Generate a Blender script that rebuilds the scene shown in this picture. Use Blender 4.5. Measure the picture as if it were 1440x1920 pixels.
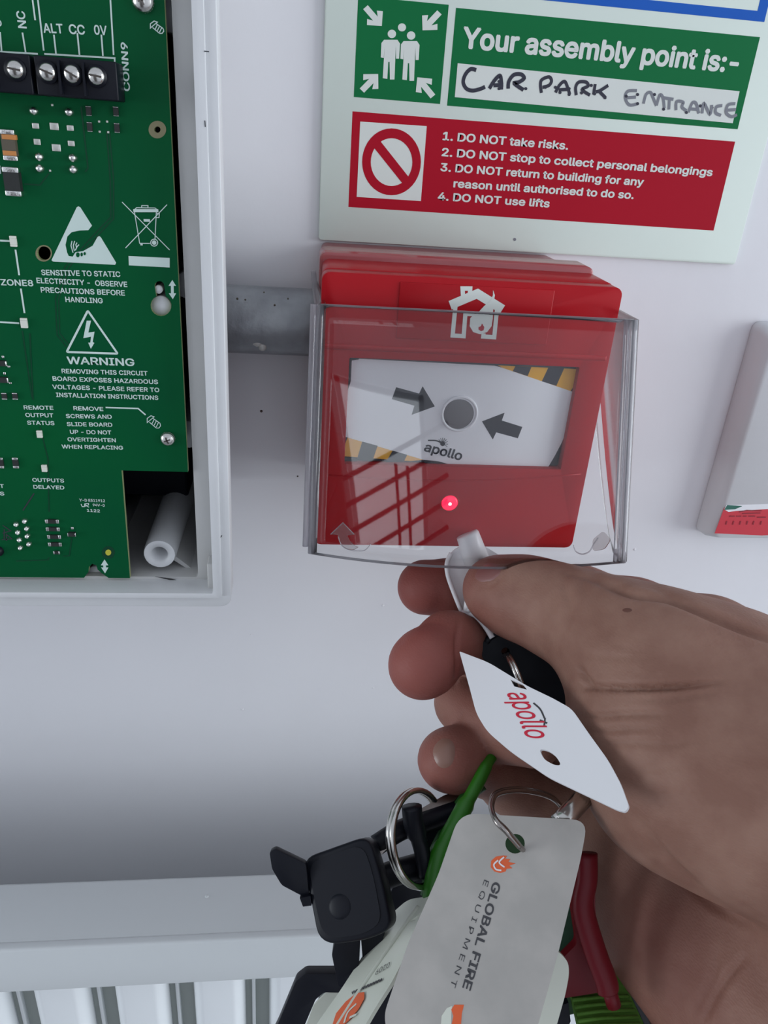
import bpy, math, random
import numpy as np
from mathutils import Vector, Matrix
from mathutils.geometry import tessellate_polygon
random.seed(4)
for o in list(bpy.data.objects): bpy.data.objects.remove(o)
SC = bpy.context.scene; COL = SC.collection
# ------------------------------------------------------------------ camera, world, light, exposure
Z0 = 1350.0          # eye height in mm; the wall is the plane y = 0, the camera 279.4 mm in front of it
CAMD = 279.4
F = 1420.0
M = ((0.9931741393133857, -0.06717151507146694, -0.09535783429859931),
     (0.018150228752289554, 0.8965741300119983, -0.442521636295298),
     (0.1152202160879548, 0.43777027874929125, 0.891673418269499))
cd = bpy.data.cameras.new('camera'); cam = bpy.data.objects.new('camera', cd); COL.objects.link(cam)
cd.sensor_fit = 'HORIZONTAL'; cd.sensor_width = 36.0; cd.lens = F/1440*36.0
cd.clip_start = 0.005; cd.clip_end = 100
def _w(r): return Vector((r[0], r[2], -r[1]))
R_, D_, K_ = _w(M[0]), _w(M[1]), _w(M[2])      # image right, image down, view direction
mw = Matrix.Identity(4)
for i, v in enumerate((R_, -D_, -K_)):
    for j in range(3): mw[j][i] = v[j]
mw.translation = Vector((0, -CAMD, Z0))/1000
cam.matrix_world = mw
SC.camera = cam
SC.view_settings.view_transform = 'Standard'; SC.view_settings.look = 'None'
SC.view_settings.gamma = 1; SC.view_settings.use_curve_mapping = False
SC.view_settings.exposure = 0.3
world = bpy.data.worlds.new('world'); SC.world = world; world.use_nodes = True
bg = world.node_tree.nodes['Background']; bg.inputs[0].default_value = (0.82, 0.88, 1.0, 1); bg.inputs[1].default_value = .52
def area(name, loc, target, size, power, col):
    l = bpy.data.lights.new(name, 'AREA'); l.shape = 'RECTANGLE'; l.size, l.size_y = size; l.energy = power; l.color = col
    o = bpy.data.objects.new(name, l); COL.objects.link(o); o.location = loc
    o.rotation_euler = (Vector(target)-Vector(loc)).to_track_quat('-Z', 'Y').to_euler()
    return o
area('daylight_right', (2.3, -0.85, 1.45), (0.05, -.05, 1.2), (1.4, 1.4), 32, (0.90, 0.96, 1.0))
area('daylight_left', (-2.3, -0.75, 1.35), (0.0, -.05, 1.15), (1.0, 1.0), 17, (0.88, 0.95, 1.0))

# ------------------------------------------------------------------ geometry helpers (millimetres, x right, d out from the wall, z up)
def W(x, d, z): return Vector((x, -d, z+Z0))/1000
CAMP = Vector((0, -CAMD, Z0))
def ray(px, py): return R_*((px-720)/F) + D_*((py-960)/F) + K_
def cz(px, py, Z):                      # point at a pixel's line of sight, Z mm in front of the lens (world mm)
    return CAMP + ray(px, py)*Z
class Plane:
    """a real surface given by a point and a normal, in world mm"""
    def __init__(s, p, n):
        s.p = Vector(p); s.n = Vector(n).normalized()
        if s.n.dot(CAMP-s.p) < 0: s.n = -s.n
    def at(s, px, py, off=0.0):
        r = ray(px, py); t = ((s.p+s.n*off)-CAMP).dot(s.n)/r.dot(s.n)
        return CAMP + r*t
def wallplane(d): return Plane((0, -d, Z0), (0, -1, 0))
def plane3(a, b, c):
    a, b, c = cz(*a), cz(*b), cz(*c)
    return Plane(a, (b-a).cross(c-a))

MATS = {}
def mat(name, col, rough=0.5, metal=0.0, bump=None, var=None, spec=0.5, sss=0, coat=0, emit=None, noise_scale=None):
    m = bpy.data.materials.new(name); m.use_nodes = True; nt = m.node_tree; b = nt.nodes['Principled BSDF']
    b.inputs['Base Color'].default_value = (*col, 1); b.inputs['Roughness'].default_value = rough
    b.inputs['Metallic'].default_value = metal; b.inputs['Specular IOR Level'].default_value = spec
    b.inputs['Coat Weight'].default_value = coat
    tc = nt.nodes.new('ShaderNodeTexCoord')
    if var:      # (scale, second colour, contrast)
        n = nt.nodes.new('ShaderNodeTexNoise'); n.inputs['Scale'].default_value = var[0]; n.inputs['Detail'].default_value = 4
        nt.links.new(tc.outputs['Object'], n.inputs['Vector'])
        r = nt.nodes.new('ShaderNodeValToRGB'); c = 0.5; w = var[2]
        r.color_ramp.elements[0].position = c-w; r.color_ramp.elements[1].position = c+w
        r.color_ramp.elements[0].color = (*col, 1); r.color_ramp.elements[1].color = (*var[1], 1)
        nt.links.new(n.outputs['Fac'], r.inputs['Fac']); nt.links.new(r.outputs['Color'], b.inputs['Base Color'])
    if bump:     # (scale, strength, distance)
        n2 = nt.nodes.new('ShaderNodeTexNoise'); n2.inputs['Scale'].default_value = bump[0]; n2.inputs['Detail'].default_value = 5
        nt.links.new(tc.outputs['Object'], n2.inputs['Vector'])
        bp = nt.nodes.new('ShaderNodeBump'); bp.inputs['Strength'].default_value = bump[1]; bp.inputs['Distance'].default_value = bump[2]
        nt.links.new(n2.outputs['Fac'], bp.inputs['Height']); nt.links.new(bp.outputs['Normal'], b.inputs['Normal'])
    if sss:
        b.inputs['Subsurface Weight'].default_value = sss; b.inputs['Subsurface Radius'].default_value = (1, .35, .2); b.inputs['Subsurface Scale'].default_value = 0.003
    if emit:
        b.inputs['Emission Color'].default_value = (*emit[0], 1); b.inputs['Emission Strength'].default_value = emit[1]
    return m
def srgb(r, g, b):
    f = lambda c: ((c/255+.055)/1.055)**2.4 if c > 10 else c/255/12.92
    return (f(r), f(g), f(b))
m_wall = mat('wall_paint', (0.76, 0.76, 0.79), 0.6, bump=(110, .16, .0008), var=(9, (0.80, 0.80, 0.83), .2))
m_abs = mat('panel_plastic', (0.66, 0.67, 0.69), 0.38, bump=(900, .08, .0003), var=(40, (.62, .63, .64), .25))
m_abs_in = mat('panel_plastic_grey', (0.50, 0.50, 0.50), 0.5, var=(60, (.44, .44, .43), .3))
m_dark = mat('interior_shade_and_crack', (0.02, 0.02, 0.022), 0.7)  # shade inside the pale box put into its base colour; also the crack
m_pcb = mat('circuit_board_green', (0.0006, 0.072, 0.027), 0.4, var=(35, (0.0006, 0.092, 0.026), .3), spec=.12)
m_track = mat('buried_track_green', (0.002, 0.050, 0.022), 0.3)
m_pcbedge = mat('board_edge', (.30, .34, .16), .7)
m_silk = mat('silkscreen_white', (.58, .70, .66), .5)
m_tin = mat('tinned_solder', (.80, .80, .78), .22, 1.0, bump=(1500, .4, .0003))
m_pad = mat('dull_solder_pad', (.66, .66, .62), .35, .6)
m_black = mat('black_plastic', (.004, .005, .010), .45, spec=.25)
m_blackm = mat('black_plastic_soft', (.004, .006, .010), .55, spec=.25, bump=(500, .12, .0003))
m_ceram = mat('component_black', (.02, .022, .022), .45)
m_tant = mat('tantalum_orange', (.55, .22, .06), .5)
m_brown = mat('component_brown', (.10, .085, .06), .5)
m_gold = mat('gold_via', (.50, .48, .05), .4)
m_tan = mat('bare_ring', (.22, .20, .11), .6)
m_white = mat('white_plastic', (.78, .78, .80), .35, sss=.0)
m_cream = mat('cream_plastic', (.66, .69, .60), .3)
m_ledw = mat('led_white', (.72, .72, .64), .35)
m_steel = mat('bright_steel', (.62, .61, .58), .22, 1.0)
m_steeld = mat('dark_steel', (.34, .31, .29), .25, 1.0)
m_galv = mat('galvanised_steel', (.22, .23, .25), .42, .55, var=(75, (.38, .40, .42), .22), bump=(260, .5, .0006))
m_red = mat('call_point_red', (.42, .008, .014), .3, spec=.18, bump=(1400, .04, .0002))
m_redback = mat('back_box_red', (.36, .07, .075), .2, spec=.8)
m_paper = mat('label_white', (.84, .85, .88), .3)
m_ink = mat('label_black', (.030, .032, .042), .4)
m_grey = mat('button_grey', (.16, .155, .165), .45)
m_yel = mat('hazard_yellow', (.82, .42, .03), .4)
m_sign = mat('sign_pale_green', (.66, .74, .68), .45, var=(12, (.68, .76, .70), .3), spec=.3)
m_signg = mat('sign_green', (.006, .16, .05), .5, spec=.12)
m_signr = mat('sign_red', (.42, .006, .022), .5, spec=.12)
m_signb = mat('sign_blue', (.02, .12, .52), .5, spec=.12)
m_signw = mat('sign_lettering', (.72, .76, .72), .45)
m_marker = mat('marker_ink', (.02, .02, .04), .5)
m_markerf = mat('marker_ink_faded', (.20, .21, .24), .5)
m_rad = mat('radiator_enamel', (.61, .64, .65), .34, bump=(120, .06, .0006))
m_flute = mat('flute_enamel_lit', (.74, .77, .79), .34)  # same enamel as the body, lightened for the light on the flutes
m_radin = mat('recess_enamel_shaded', (.30, .33, .31), .5)  # same enamel again, with the shade of the recesses put into its colour
m_lan = mat('green_cord', (.02, .15, .006), .4)
m_web = mat('green_webbing', (.06, .16, .012), .75, bump=(900, .5, .0005))
m_redk = mat('red_key_plastic', (.13, .003, .009), .45, spec=.3)
m_org = mat('print_orange', (.75, .12, .03), .45)
m_txt = mat('print_charcoal', (.05, .05, .055), .5)
m_redt = mat('print_red', (.60, .02, .05), .45)
m_nail = mat('thumb_nail_skin', (.25, .115, .105), .3, coat=.1)
m_nail2 = mat('finger_nail', (.25, .132, .100), .35, coat=.05)
m_glue = mat('clear_glue', (.55, .55, .52), .1, spec=.8)
m_speck = mat('wall_speck', (.10, .07, .06), .7)
def clearmat(name, tint, f0, rough=0.02):
    m = bpy.data.materials.new(name); m.use_nodes = True; nt = m.node_tree; nt.nodes.clear()
    o = nt.nodes.new('ShaderNodeOutputMaterial'); t = nt.nodes.new('ShaderNodeBsdfTransparent'); g = nt.nodes.new('ShaderNodeBsdfGlossy')
    t.inputs[0].default_value = (*tint, 1); g.inputs['Roughness'].default_value = rough
    lw = nt.nodes.new('ShaderNodeFresnel'); lw.inputs[0].default_value = f0
    mx = nt.nodes.new('ShaderNodeMixShader'); nt.links.new(lw.outputs[0], mx.inputs[0]); nt.links.new(t.outputs[0], mx.inputs[1]); nt.links.new(g.outputs[0], mx.inputs[2])
    nt.links.new(mx.outputs[0], o.inputs[0]); return m
m_clear = clearmat('clear_polycarbonate', (.997, .997, .997), 1.5)
m_glass = clearmat('clear_polycarbonate_edge', (.97, .97, .98), 1.9, .08)
_nt = m_glass.node_tree; _d = _nt.nodes.new('ShaderNodeBsdfTranslucent'); _d.inputs[0].default_value = (.9, .9, .95, 1); _m = _nt.nodes.new('ShaderNodeMixShader'); _m.inputs[0].default_value = .42
_o = [n for n in _nt.nodes if n.type == 'OUTPUT_MATERIAL'][0]; _p = _o.inputs[0].links[0].from_socket
_nt.links.new(_p, _m.inputs[1]); _nt.links.new(_d.outputs[0], _m.inputs[2]); _nt.links.new(_m.outputs[0], _o.inputs[0])
m_clears = clearmat('clear_polycarbonate_side', (.99, .99, .99), 1.2, .25)
m_led = mat('lit_red_led', (.8, .02, .04), .2, emit=((1, .01, .05), 1.6))
m_ledc = mat('lit_led_core', (1, .5, .5), .2, emit=((1, .45, .45), 5.0))

# ------------------------------------------------------------------ object helpers
def link(name, verts, faces, m, parent=None, smooth=False, mats=None, fm=None):
    me = bpy.data.meshes.new(name); me.from_pydata([tuple(v) for v in verts], [], faces); me.update()
    for mm in (mats or [m]): me.materials.append(mm)
    if fm:
        for p, k in zip(me.polygons, fm): p.material_index = k
    if smooth:
        for p in me.polygons: p.use_smooth = True
    o = bpy.data.objects.new(name, me); COL.objects.link(o)
    if parent is not None:
        o.parent = parent
        o.matrix_parent_inverse = Matrix.Translation(-parent_loc(parent))
    return o
def parent_loc(p):
    l = Vector(p.location); q = p.parent
    return l   # only empties at the top level carry a location
def thing(name, label, cat, loc, group=None):
    o = bpy.data.objects.new(name, None); COL.objects.link(o); o.location = loc; o.empty_display_size = .01
    o['label'] = label; o['category'] = cat
    if group: o['group'] = group
    return o
def tag(o, label, cat, group=None):
    o['label'] = label; o['category'] = cat
    if group: o['group'] = group
    return o
def bev(o, w, seg=2, ang=35):
    b = o.modifiers.new('bevel', 'BEVEL'); b.width = w/1000; b.segments = seg; b.limit_method = 'ANGLE'; b.angle_limit = math.radians(ang)
    for p in o.data.polygons: p.use_smooth = True
    return o
def box(name, x0, x1, d0, d1, z0, z1, m, parent=None, b=0):
    v = [W(x, d, z) for x in (x0, x1) for d in (d0, d1) for z in (z0, z1)]
    f = [(0, 1, 3, 2), (4, 6, 7, 5), (0, 4, 5, 1), (2, 3, 7, 6), (0, 2, 6, 4), (1, 5, 7, 3)]
    o = link(name, v, f, m, parent)
    if b: bev(o, b)
    return o
def prism_pts(name, front, back, m, parent=None, holes=None, b=0, smooth=False, edge=None):
    """front/back: matching point loops (world mm); holes: list of (front loop, back loop)"""
    loops = [front]+[h[0] for h in (holes or [])]; bl = [back]+[h[1] for h in (holes or [])]
    a = front[0]; n = Vector((0, 0, 0))
    for i in range(len(front)):
        p, q = front[i]-a, front[(i+1) % len(front)]-a; n += p.cross(q)
    n.normalize(); u = n.orthogonal().normalized(); w = n.cross(u)
    flat = [[Vector(((p-a).dot(u), (p-a).dot(w), 0)) for p in L] for L in loops]
    tris = tessellate_polygon(flat)
    V = [p/1000 for L in loops for p in L]; nv = len(V); V += [p/1000 for L in bl for p in L]
    Fc = []
    if holes:
        Fc += [tuple(t) for t in tris]+[tuple(nv+i for i in reversed(t)) for t in tris]
    else:
        k = len(front)
        if b or k < 5: Fc += [tuple(range(k)), tuple(nv+i for i in reversed(range(k)))]
        else: Fc += [tuple(t) for t in tris]+[tuple(nv+i for i in reversed(t)) for t in tris]
    nf = len(Fc); s = 0
    for L in loops:
        k = len(L)
        for i in range(k):
            j = (i+1) % k; Fc.append((s+i, nv+s+i, nv+s+j, s+j))
        s += k
    o = link(name, V, Fc, m, parent, mats=[m, edge] if edge else None, fm=([0]*nf+[1]*(len(Fc)-nf)) if edge else None)
    import bmesh
    bm = bmesh.new(); bm.from_mesh(o.data); bmesh.ops.recalc_face_normals(bm, faces=bm.faces); bm.to_mesh(o.data); bm.free()
    if b: bev(o, b)
    return o
def ppoly(name, pl, pts, off, thick, m, parent=None, b=0, edge=None, holes=None):
    """outline given as pixels of the photograph, laid on the real surface pl"""
    fr = [pl.at(x, y, off) for x, y in pts]; bk = [p-pl.n*thick for p in fr]
    hs = []
    for h in (holes or []):
        hf = [pl.at(x, y, off) for x, y in h]; hs.append((hf, [p-pl.n*thick for p in hf]))
    return prism_pts(name, fr, bk, m, parent, hs, b, edge=edge)
def rrect(x0, x1, z0, z1, r, n=5):
    pts = []
    for cx, cy, a in ((x1-r, z1-r, 0), (x0+r, z1-r, 90), (x0+r, z0+r, 180), (x1-r, z0+r, 270)):
        for i in range(n+1):
            t = math.radians(a+90*i/n); pts.append((cx+r*math.cos(t), cz_ if False else (cy+r*math.sin(t))))
    return pts
def wprism(name, pts, d0, d1, m, parent=None, holes=None, b=0, edge=None):
    f = [Vector((x, -d1, z+Z0)) for x, z in pts]; k = [Vector((x, -d0, z+Z0)) for x, z in pts]
    hs = [([Vector((x, -d1, z+Z0)) for x, z in h], [Vector((x, -d0, z+Z0)) for x, z in h]) for h in (holes or [])]
    return prism_pts(name, f, k, m, parent, hs, b, edge=edge)
def circ(cx, cy, r, n=20, ry=None): return [(cx+r*math.cos(2*math.pi*i/n), cy+(ry or r)*math.sin(2*math.pi*i/n)) for i in range(n)]
def rpoly(pts, r, n=5):
    """round the corners of a pixel polygon; r a number or a list"""
    out = []; k = len(pts)
    for i in range(k):
        rr = r[i] if isinstance(r, (list, tuple)) else r
        p = Vector(pts[i]); a = Vector(pts[i-1])-p; b = Vector(pts[(i+1) % k])-p
        if rr <= 0: out.append(tuple(p)); continue
        s = p+a.normalized()*min(rr, a.length*.49); e = p+b.normalized()*min(rr, b.length*.49)
        for j in range(n+1):
            t = j/n; q = s*(1-t)**2+p*2*t*(1-t)+e*t*t; out.append(tuple(q))
    return out
def smoothline(pts, n=6):
    """Catmull-Rom through points"""
    P = [Vector(p) for p in pts]; out = []
    for i in range(len(P)-1):
        p0 = P[max(i-1, 0)]; p1 = P[i]; p2 = P[i+1]; p3 = P[min(i+2, len(P)-1)]
        for j in range(n):
            t = j/n; out.append(.5*((2*p1)+(p2-p0)*t+(2*p0-5*p1+4*p2-p3)*t*t+(3*p1-p0-3*p2+p3)*t**3))
    out.append(P[-1]); return out
def strokes(name, pl, lines, width, off, m, parent, thick=.03):
    """ribbons of printed or drawn line: each line = list of pixel points, optional closed flag"""
    V = []; Fc = []
    for li, ln in enumerate(lines):
        closed = False; w = width
        if isinstance(ln, dict): closed = ln.get('closed', False); w = ln.get('w', width); ln = ln['p']
        P = [pl.at(x, y, off+li*.006) for x, y in ln]; k = len(P)
        if k < 2: continue
        base = len(V)
        for i in range(k):
            if closed: a, b = P[i-1], P[(i+1) % k]
            else: a, b = P[max(i-1, 0)], P[min(i+1, k-1)]
            d1 = (P[i]-P[i-1]).normalized() if (i > 0 or closed) else (P[1]-P[0]).normalized()
            d2 = (P[(i+1) % k]-P[i]).normalized() if (i < k-1 or closed) else d1
            t = (d1+d2); t = t.normalized() if t.length > 1e-6 else d1
            c = max(t.dot(d1), .45); s = pl.n.cross(t)*(w/2/c)
            e = 0
            V += [(P[i]+s)/1000, (P[i]-s)/1000]
        for i in range(k if closed else k-1):
            j = (i+1) % k; Fc.append((base+2*i, base+2*i+1, base+2*j+1, base+2*j))
    return link(name, V, Fc, m, parent)
_tc = {}
CAP = 0.729; FONT = None
try:      # the grotesque face that ships inside Blender; the built-in face is the fallback
    import os
    fp = os.path.join(bpy.utils.system_resource('DATAFILES'), 'fonts', 'Inter.woff2')
    if os.path.exists(fp): FONT = bpy.data.fonts.load(fp)
except Exception: FONT = None
def textmesh(s, bold, shear=0.0):
    key = (s, bold, shear)
    if key in _tc: return _tc[key]
    c = bpy.data.curves.new('t', 'FONT'); c.body = s; c.size = 1; c.shear = shear; c.resolution_u = 3
    if FONT: c.font = FONT
    o = bpy.data.objects.new('t', c); COL.objects.link(o)
    dg = bpy.context.evaluated_depsgraph_get(); me = bpy.data.meshes.new_from_object(o.evaluated_get(dg))
    V0 = [v.co.copy() for v in me.vertices]; F0 = [tuple(p.vertices) for p in me.polygons]; V = []; Fc = []
    sh = [(0, 0)] if bold <= 0 else [(0, 0)]+[(bold*math.cos(a*math.pi/3), bold*math.sin(a*math.pi/3)) for a in range(6)]
    for q_, (dx, dy) in enumerate(sh):
        n0 = len(V); V += [Vector((v.x+dx, v.y+dy, q_)) for v in V0]; Fc += [tuple(n0+i for i in f) for f in F0]
    bpy.data.objects.remove(o); bpy.data.curves.remove(c); bpy.data.meshes.remove(me)
    x0 = min(v.x for v in V); x1 = max(v.x for v in V)
    _tc[key] = (V, Fc, x0, x1); return _tc[key]
def text(s, pl, p0, p1, cap, m, parent, bold=0.0, off=.06, shear=0.0, name='lettering', capref=CAP, skew=0.0):
    """s written from pixel p0 to pixel p1 (its baseline) on the surface pl, capitals cap mm high"""
    V, Fc, x0, x1 = textmesh(s, bold, shear)
    a, b = pl.at(*p0, off), pl.at(*p1, off); u = (b-a); L = u.length; u.normalize(); v = pl.n.cross(u)
    if v.dot(pl.n.cross(u)) < 0: v = -v
    return link(name, [(a+u*((q.x-x0)/(x1-x0)*L+skew*q.y/capref*cap)+v*(q.y/capref*cap)+pl.n*(q.z*.004))/1000 for q in V], Fc, m, parent)
def tube(name, pts, rad, m, parent=None, n=10, closed=False, caps=True, flat=1.0, up=None):
    """swept tube through world-mm points; rad number or list"""
    P = [Vector(p) for p in pts]; k = len(P); V = []; Fc = []
    ref = Vector(up) if up else Vector((0.13, .2, 1)); prev = None
    for i in range(k):
        if closed: t = P[(i+1) % k]-P[i-1]
        else: t = P[min(i+1, k-1)]-P[max(i-1, 0)]
        t.normalize(); a = prev if prev is not None else t.cross(ref)
        a = (a-t*a.dot(t))
        if a.length < 1e-6: a = t.orthogonal()
        a.normalize(); prev = a; b = t.cross(a)
        r = rad[i] if isinstance(rad, (list, tuple)) else rad
        for j in range(n):
            th = 2*math.pi*j/n; V.append((P[i]+a*(r*math.cos(th))+b*(r*flat*math.sin(th)))/1000)
    for i in range(k if closed else k-1):
        i2 = (i+1) % k
        for j in range(n):
            j2 = (j+1) % n; Fc.append((i*n+j, i*n+j2, i2*n+j2, i2*n+j))
    if caps and not closed: Fc += [tuple(reversed(range(n))), tuple((k-1)*n+j for j in range(n))]
    return link(name, V, Fc, m, parent, smooth=True)
def ring_pts(c, n, r, k=40, a0=0, a1=360, ry=None, u=None):
    c = Vector(c); n = Vector(n).normalized(); u = (Vector(u)-n*Vector(u).dot(n)).normalized() if u else n.orthogonal().normalized(); w = n.cross(u)
    return [c+u*(r*math.cos(math.radians(a0+(a1-a0)*i/k)))+w*((ry or r)*math.sin(math.radians(a0+(a1-a0)*i/k))) for i in range(k+(0 if abs(a1-a0) == 360 else 1))]
def dome(name, c, n, r, h, m, parent=None, seg=16, rings=4, ry=None, u=None):
    """flattened dome standing on a surface"""
    c = Vector(c); V = []; Fc = []
    for i in range(rings):
        a = math.pi/2*i/rings; R = ring_pts(c+Vector(n).normalized()*(h*math.sin(a)), n, r*math.cos(a), seg, ry=(ry*math.cos(a) if ry else None), u=u)
        V += [p/1000 for p in R]
    V.append((c+Vector(n).normalized()*h)/1000)
    for i in range(rings-1):
        for j in range(seg): Fc.append((i*seg+j, i*seg+(j+1) % seg, (i+1)*seg+(j+1) % seg, (i+1)*seg+j))
    for j in range(seg): Fc.append(((rings-1)*seg+j, (rings-1)*seg+(j+1) % seg, len(V)-1))
    return link(name, V, Fc, m, parent, smooth=True)
def struct(o): o['kind'] = 'structure'; return o

# ------------------------------------------------------------------ the setting
wl = struct(box('wall_back', -1600, 1600, -100, 0, -1350, 1150, m_wall))
fl = struct(box('floor', -1600, 1600, -100, 3400, -1400, -1350, mat('floor_vinyl', (.30, .30, .31), .5, var=(6, (.26, .26, .27), .2))))
pw = wallplane(0)
def wbox(name, x0, x1, y0, y1, z0, z1, m, parent=None): return box(name, x0, x1, -y1, -y0, z0, z1, m, parent)
YB = -1700; wx0, wx1, wz0, wz1 = -112, 132, -330, 140
wf = struct(wprism('wall_front', [(-1600, -1350), (1600, -1350), (1600, 1150), (-1600, 1150)], 1700, 1790, m_wall, None, [[(wx0, wz0), (wx0, wz1), (wx1, wz1), (wx1, wz0)]]))
wn = bpy.data.objects.new('window_1', None); COL.objects.link(wn); wn.location = W((wx0+wx1)/2, 1745, wz0); wn['kind'] = 'structure'
m_pane = mat('daylit_pane', (.8, .85, .9), .3, emit=((.86, .93, 1.0), 1.7))
box('pane', wx0, wx1, 1752, 1756, wz0, wz1, m_pane, wn)
for a_, b_, c_, d_ in ((wx0, wx0+14, wz0, wz1), (wx1-14, wx1, wz0, wz1), (wx0, wx1, wz0, wz0+14), (wx0, wx1, wz1-14, wz1)): box('frame', a_, b_, 1735, 1762, c_, d_, m_abs, wn)
rl = thing('stair_railing', 'dark stair railing with sloping rails seen only as a reflection in the clear cover', 'railing', W(10, 1670, -500))
for k_ in range(5): tube('rail', [Vector((wx0-60, -1672, Z0-380+k_*62)), Vector((wx1+60, -1672, Z0-170+k_*62))], 6, m_ink, rl, 8)
for x_ in (38, 72): tube('baluster', [Vector((x_, -1660, Z0-500)), Vector((x_, -1660, Z0-40))], 5, m_ink, rl, 8)
dc = bpy.data.objects.new('added_dark_board_1', None); COL.objects.link(dc); dc.location = W(-500, 1690, -1350); dc['kind'] = 'structure'  # dark board added behind the camera for its reflection in the clear cover
box('dark_board_face', -900, -128, 1660, 1698, -1350, 300, mat('dark_board_brown', (.045, .032, .026), .5), dc, 2)
for (x, y, r) in ((490, 771, .55), (965, 449, .4), (558, 893, .35), (1425, 95, .3), (1170, 1028, .35), (470, 1190, .3)):
    if (x, y) == (965, 449): continue
    q = pw.at(x, y, .01); o = dome('paint_speck', q, (0, -1, 0), r, .25, m_speck if y < 900 else m_wall, wl, 8, 2)
for (x, y, r) in ((718, 1135, .7), (1190, 1030, .6), (700, 1290, .5), (455, 1330, .6)):
    o = dome('paint_nib', pw.at(x, y, .0), (0, -1, 0), r, .35, m_wall, wl, 8, 3)

# ------------------------------------------------------------------ conduit between the panel and the call point
cn = thing('conduit', 'galvanised steel conduit stub running between the alarm panel and the red call point', 'conduit', W(-10, 14, -59))
tube('pipe', [Vector((x, -13, Z0-58.0)) for x in np.linspace(-42, 11, 12)], 11.4, m_galv, cn, 28)
tube('coupler', [Vector((x, -13, Z0-58.0)) for x in (-42, -41, -33, -32)], [11.6, 12.2, 12.2, 11.6], m_galv, cn, 28)
for (x, y, r) in ((483, 637, 2.4), (500, 630, 1.8), (470, 628, 1.6), (555, 590, 2.2), (492, 650, 1.5), (548, 606, 1.4)):
    p = wallplane(22).at(x, y); dome('glue_blob', p, (0, -1, .2), r, 1.0, m_glue, cn, 10, 3)['label'] = 'clear glue residue'

for (x, y, r) in ((445, 560, .5), (452, 585, .7), (460, 562, .4), (509, 590, .7), (520, 608, .5), (438, 612, .6), (528, 585, .5), (470, 577, .4), (495, 548, .35), (540, 560, .4), (458, 618, .5), (515, 572, .45), (486, 600, .4)):
    dome('dirt_speck', wallplane(22).at(x, y), (0, -1, .15), r*.8, .25, m_brown, cn, 7, 2)

# ------------------------------------------------------------------ fire alarm panel with open front
PX1, PZ0 = -18.7, -127.3; PX0, PZ1 = -330, 130
pn = thing('fire_alarm_panel', 'open white plastic alarm control panel showing its green circuit board, left of the call point', 'control panel', W(-150, 0, PZ0))
def ring(name, o_, i_, r0, r1, d0, d1, m, b=.4):
    return wprism(name, rrect(o_[0], o_[1], o_[2], o_[3], r0), d0, d1, m, pn, [list(reversed(rrect(i_[0], i_[1], i_[2], i_[3], r1)))], b=b)
box('back_box_base', PX0+11, PX1-11, .5, 3, PZ0+4, PZ1-11, m_dark, pn)
box('added_dark_block', -300, -36, 4, 44, PZ0+16, PZ1-30, m_black, pn, 1)  # black block added out of sight, to deepen the darkness behind the board
def ringtaper(name, o0, o1, d0, d1, t, m):
    """box side walls that narrow towards the wall"""
    f = rrect(*o1, 5); k = rrect(*o0, 5); fi = rrect(o1[0]+t, o1[1]-t, o1[2]+t, o1[3]-t, 4); ki = rrect(o0[0]+t, o0[1]-t, o0[2]+t, o0[3]-t, 4)
    n = len(f); V = [W(x, d1, z) for x, z in f]+[W(x, d0, z) for x, z in k]+[W(x, d0, z) for x, z in ki]+[W(x, d1, z) for x, z in fi]; Fc = []
    for a, b in ((0, 1), (1, 2), (2, 3), (3, 0)):
        for i in range(n):
            j = (i+1) % n; Fc.append((a*n+i, a*n+j, b*n+j, b*n+i))
    return link(name, V, Fc, m, pn)
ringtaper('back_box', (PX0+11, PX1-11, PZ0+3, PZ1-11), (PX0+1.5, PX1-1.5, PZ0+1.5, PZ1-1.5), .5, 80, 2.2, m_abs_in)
ring('outer_rim', (PX0, PX1, PZ0, PZ1), (PX0+2.6, PX1-2.6, PZ0+3.8, PZ1-2.6), 3.2, .8, 78, 86, m_abs, .6)
ring('inner_lip', (PX0+2.5, PX1-2.5, PZ0+3.7, PZ1-2.5), (PX0+5, PX1-5, PZ0+5.4, PZ1-5), .8, .6, 78, 87.4, m_abs, .5)
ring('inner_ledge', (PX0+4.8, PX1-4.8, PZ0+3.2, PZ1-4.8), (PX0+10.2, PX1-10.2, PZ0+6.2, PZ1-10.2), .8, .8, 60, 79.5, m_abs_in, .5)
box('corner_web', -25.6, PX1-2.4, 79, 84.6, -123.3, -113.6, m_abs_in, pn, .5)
# standoff tube and its web in the open corner
vt = [cz(298, 1040, 1)-CAMP, None]
t0 = wallplane(77).at(299, 1039)
tb = tube('standoff_tube', [Vector((t0.x, y, t0.z)) for y in (-77, -75.5, -10, -3)], [4.5, 4.75, 5.4, 5.4], m_abs, pn, 28, caps=False)
V = []; 
rp = [ring_pts(Vector((t0.x, -77, t0.z)), (0, 1, 0), 4.5, 28), ring_pts(Vector((t0.x, -77, t0.z)), (0, 1, 0), 2.5, 28), ring_pts(Vector((t0.x, -60, t0.z)), (0, 1, 0), 2.3, 28)]
V = [p/1000 for R in rp for p in R]; Fc = []
for a in (0, 1):
    for j in range(28): Fc.append((a*28+j, a*28+(j+1) % 28, (a+1)*28+(j+1) % 28, (a+1)*28+j))
link('tube_mouth', V, Fc, m_abs, pn, smooth=True)
a, b = wallplane(74).at(328, 1042), wallplane(74).at(373, 1076)
prism_pts('corner_rib', [a, b, b+Vector((0, 0, -.9)), a+Vector((-1, 0, -1.1))], [p+Vector((0, 50, 0)) for p in (a, b, b+Vector((0, 0, -.9)), a+Vector((-1, 0, -1.1)))], m_abs_in, pn)
ppoly('case_crack', wallplane(79.9), [(290, 1081), (320, 1085), (368, 1097), (320, 1088)], 0.1, .1, m_dark, pn)
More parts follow.
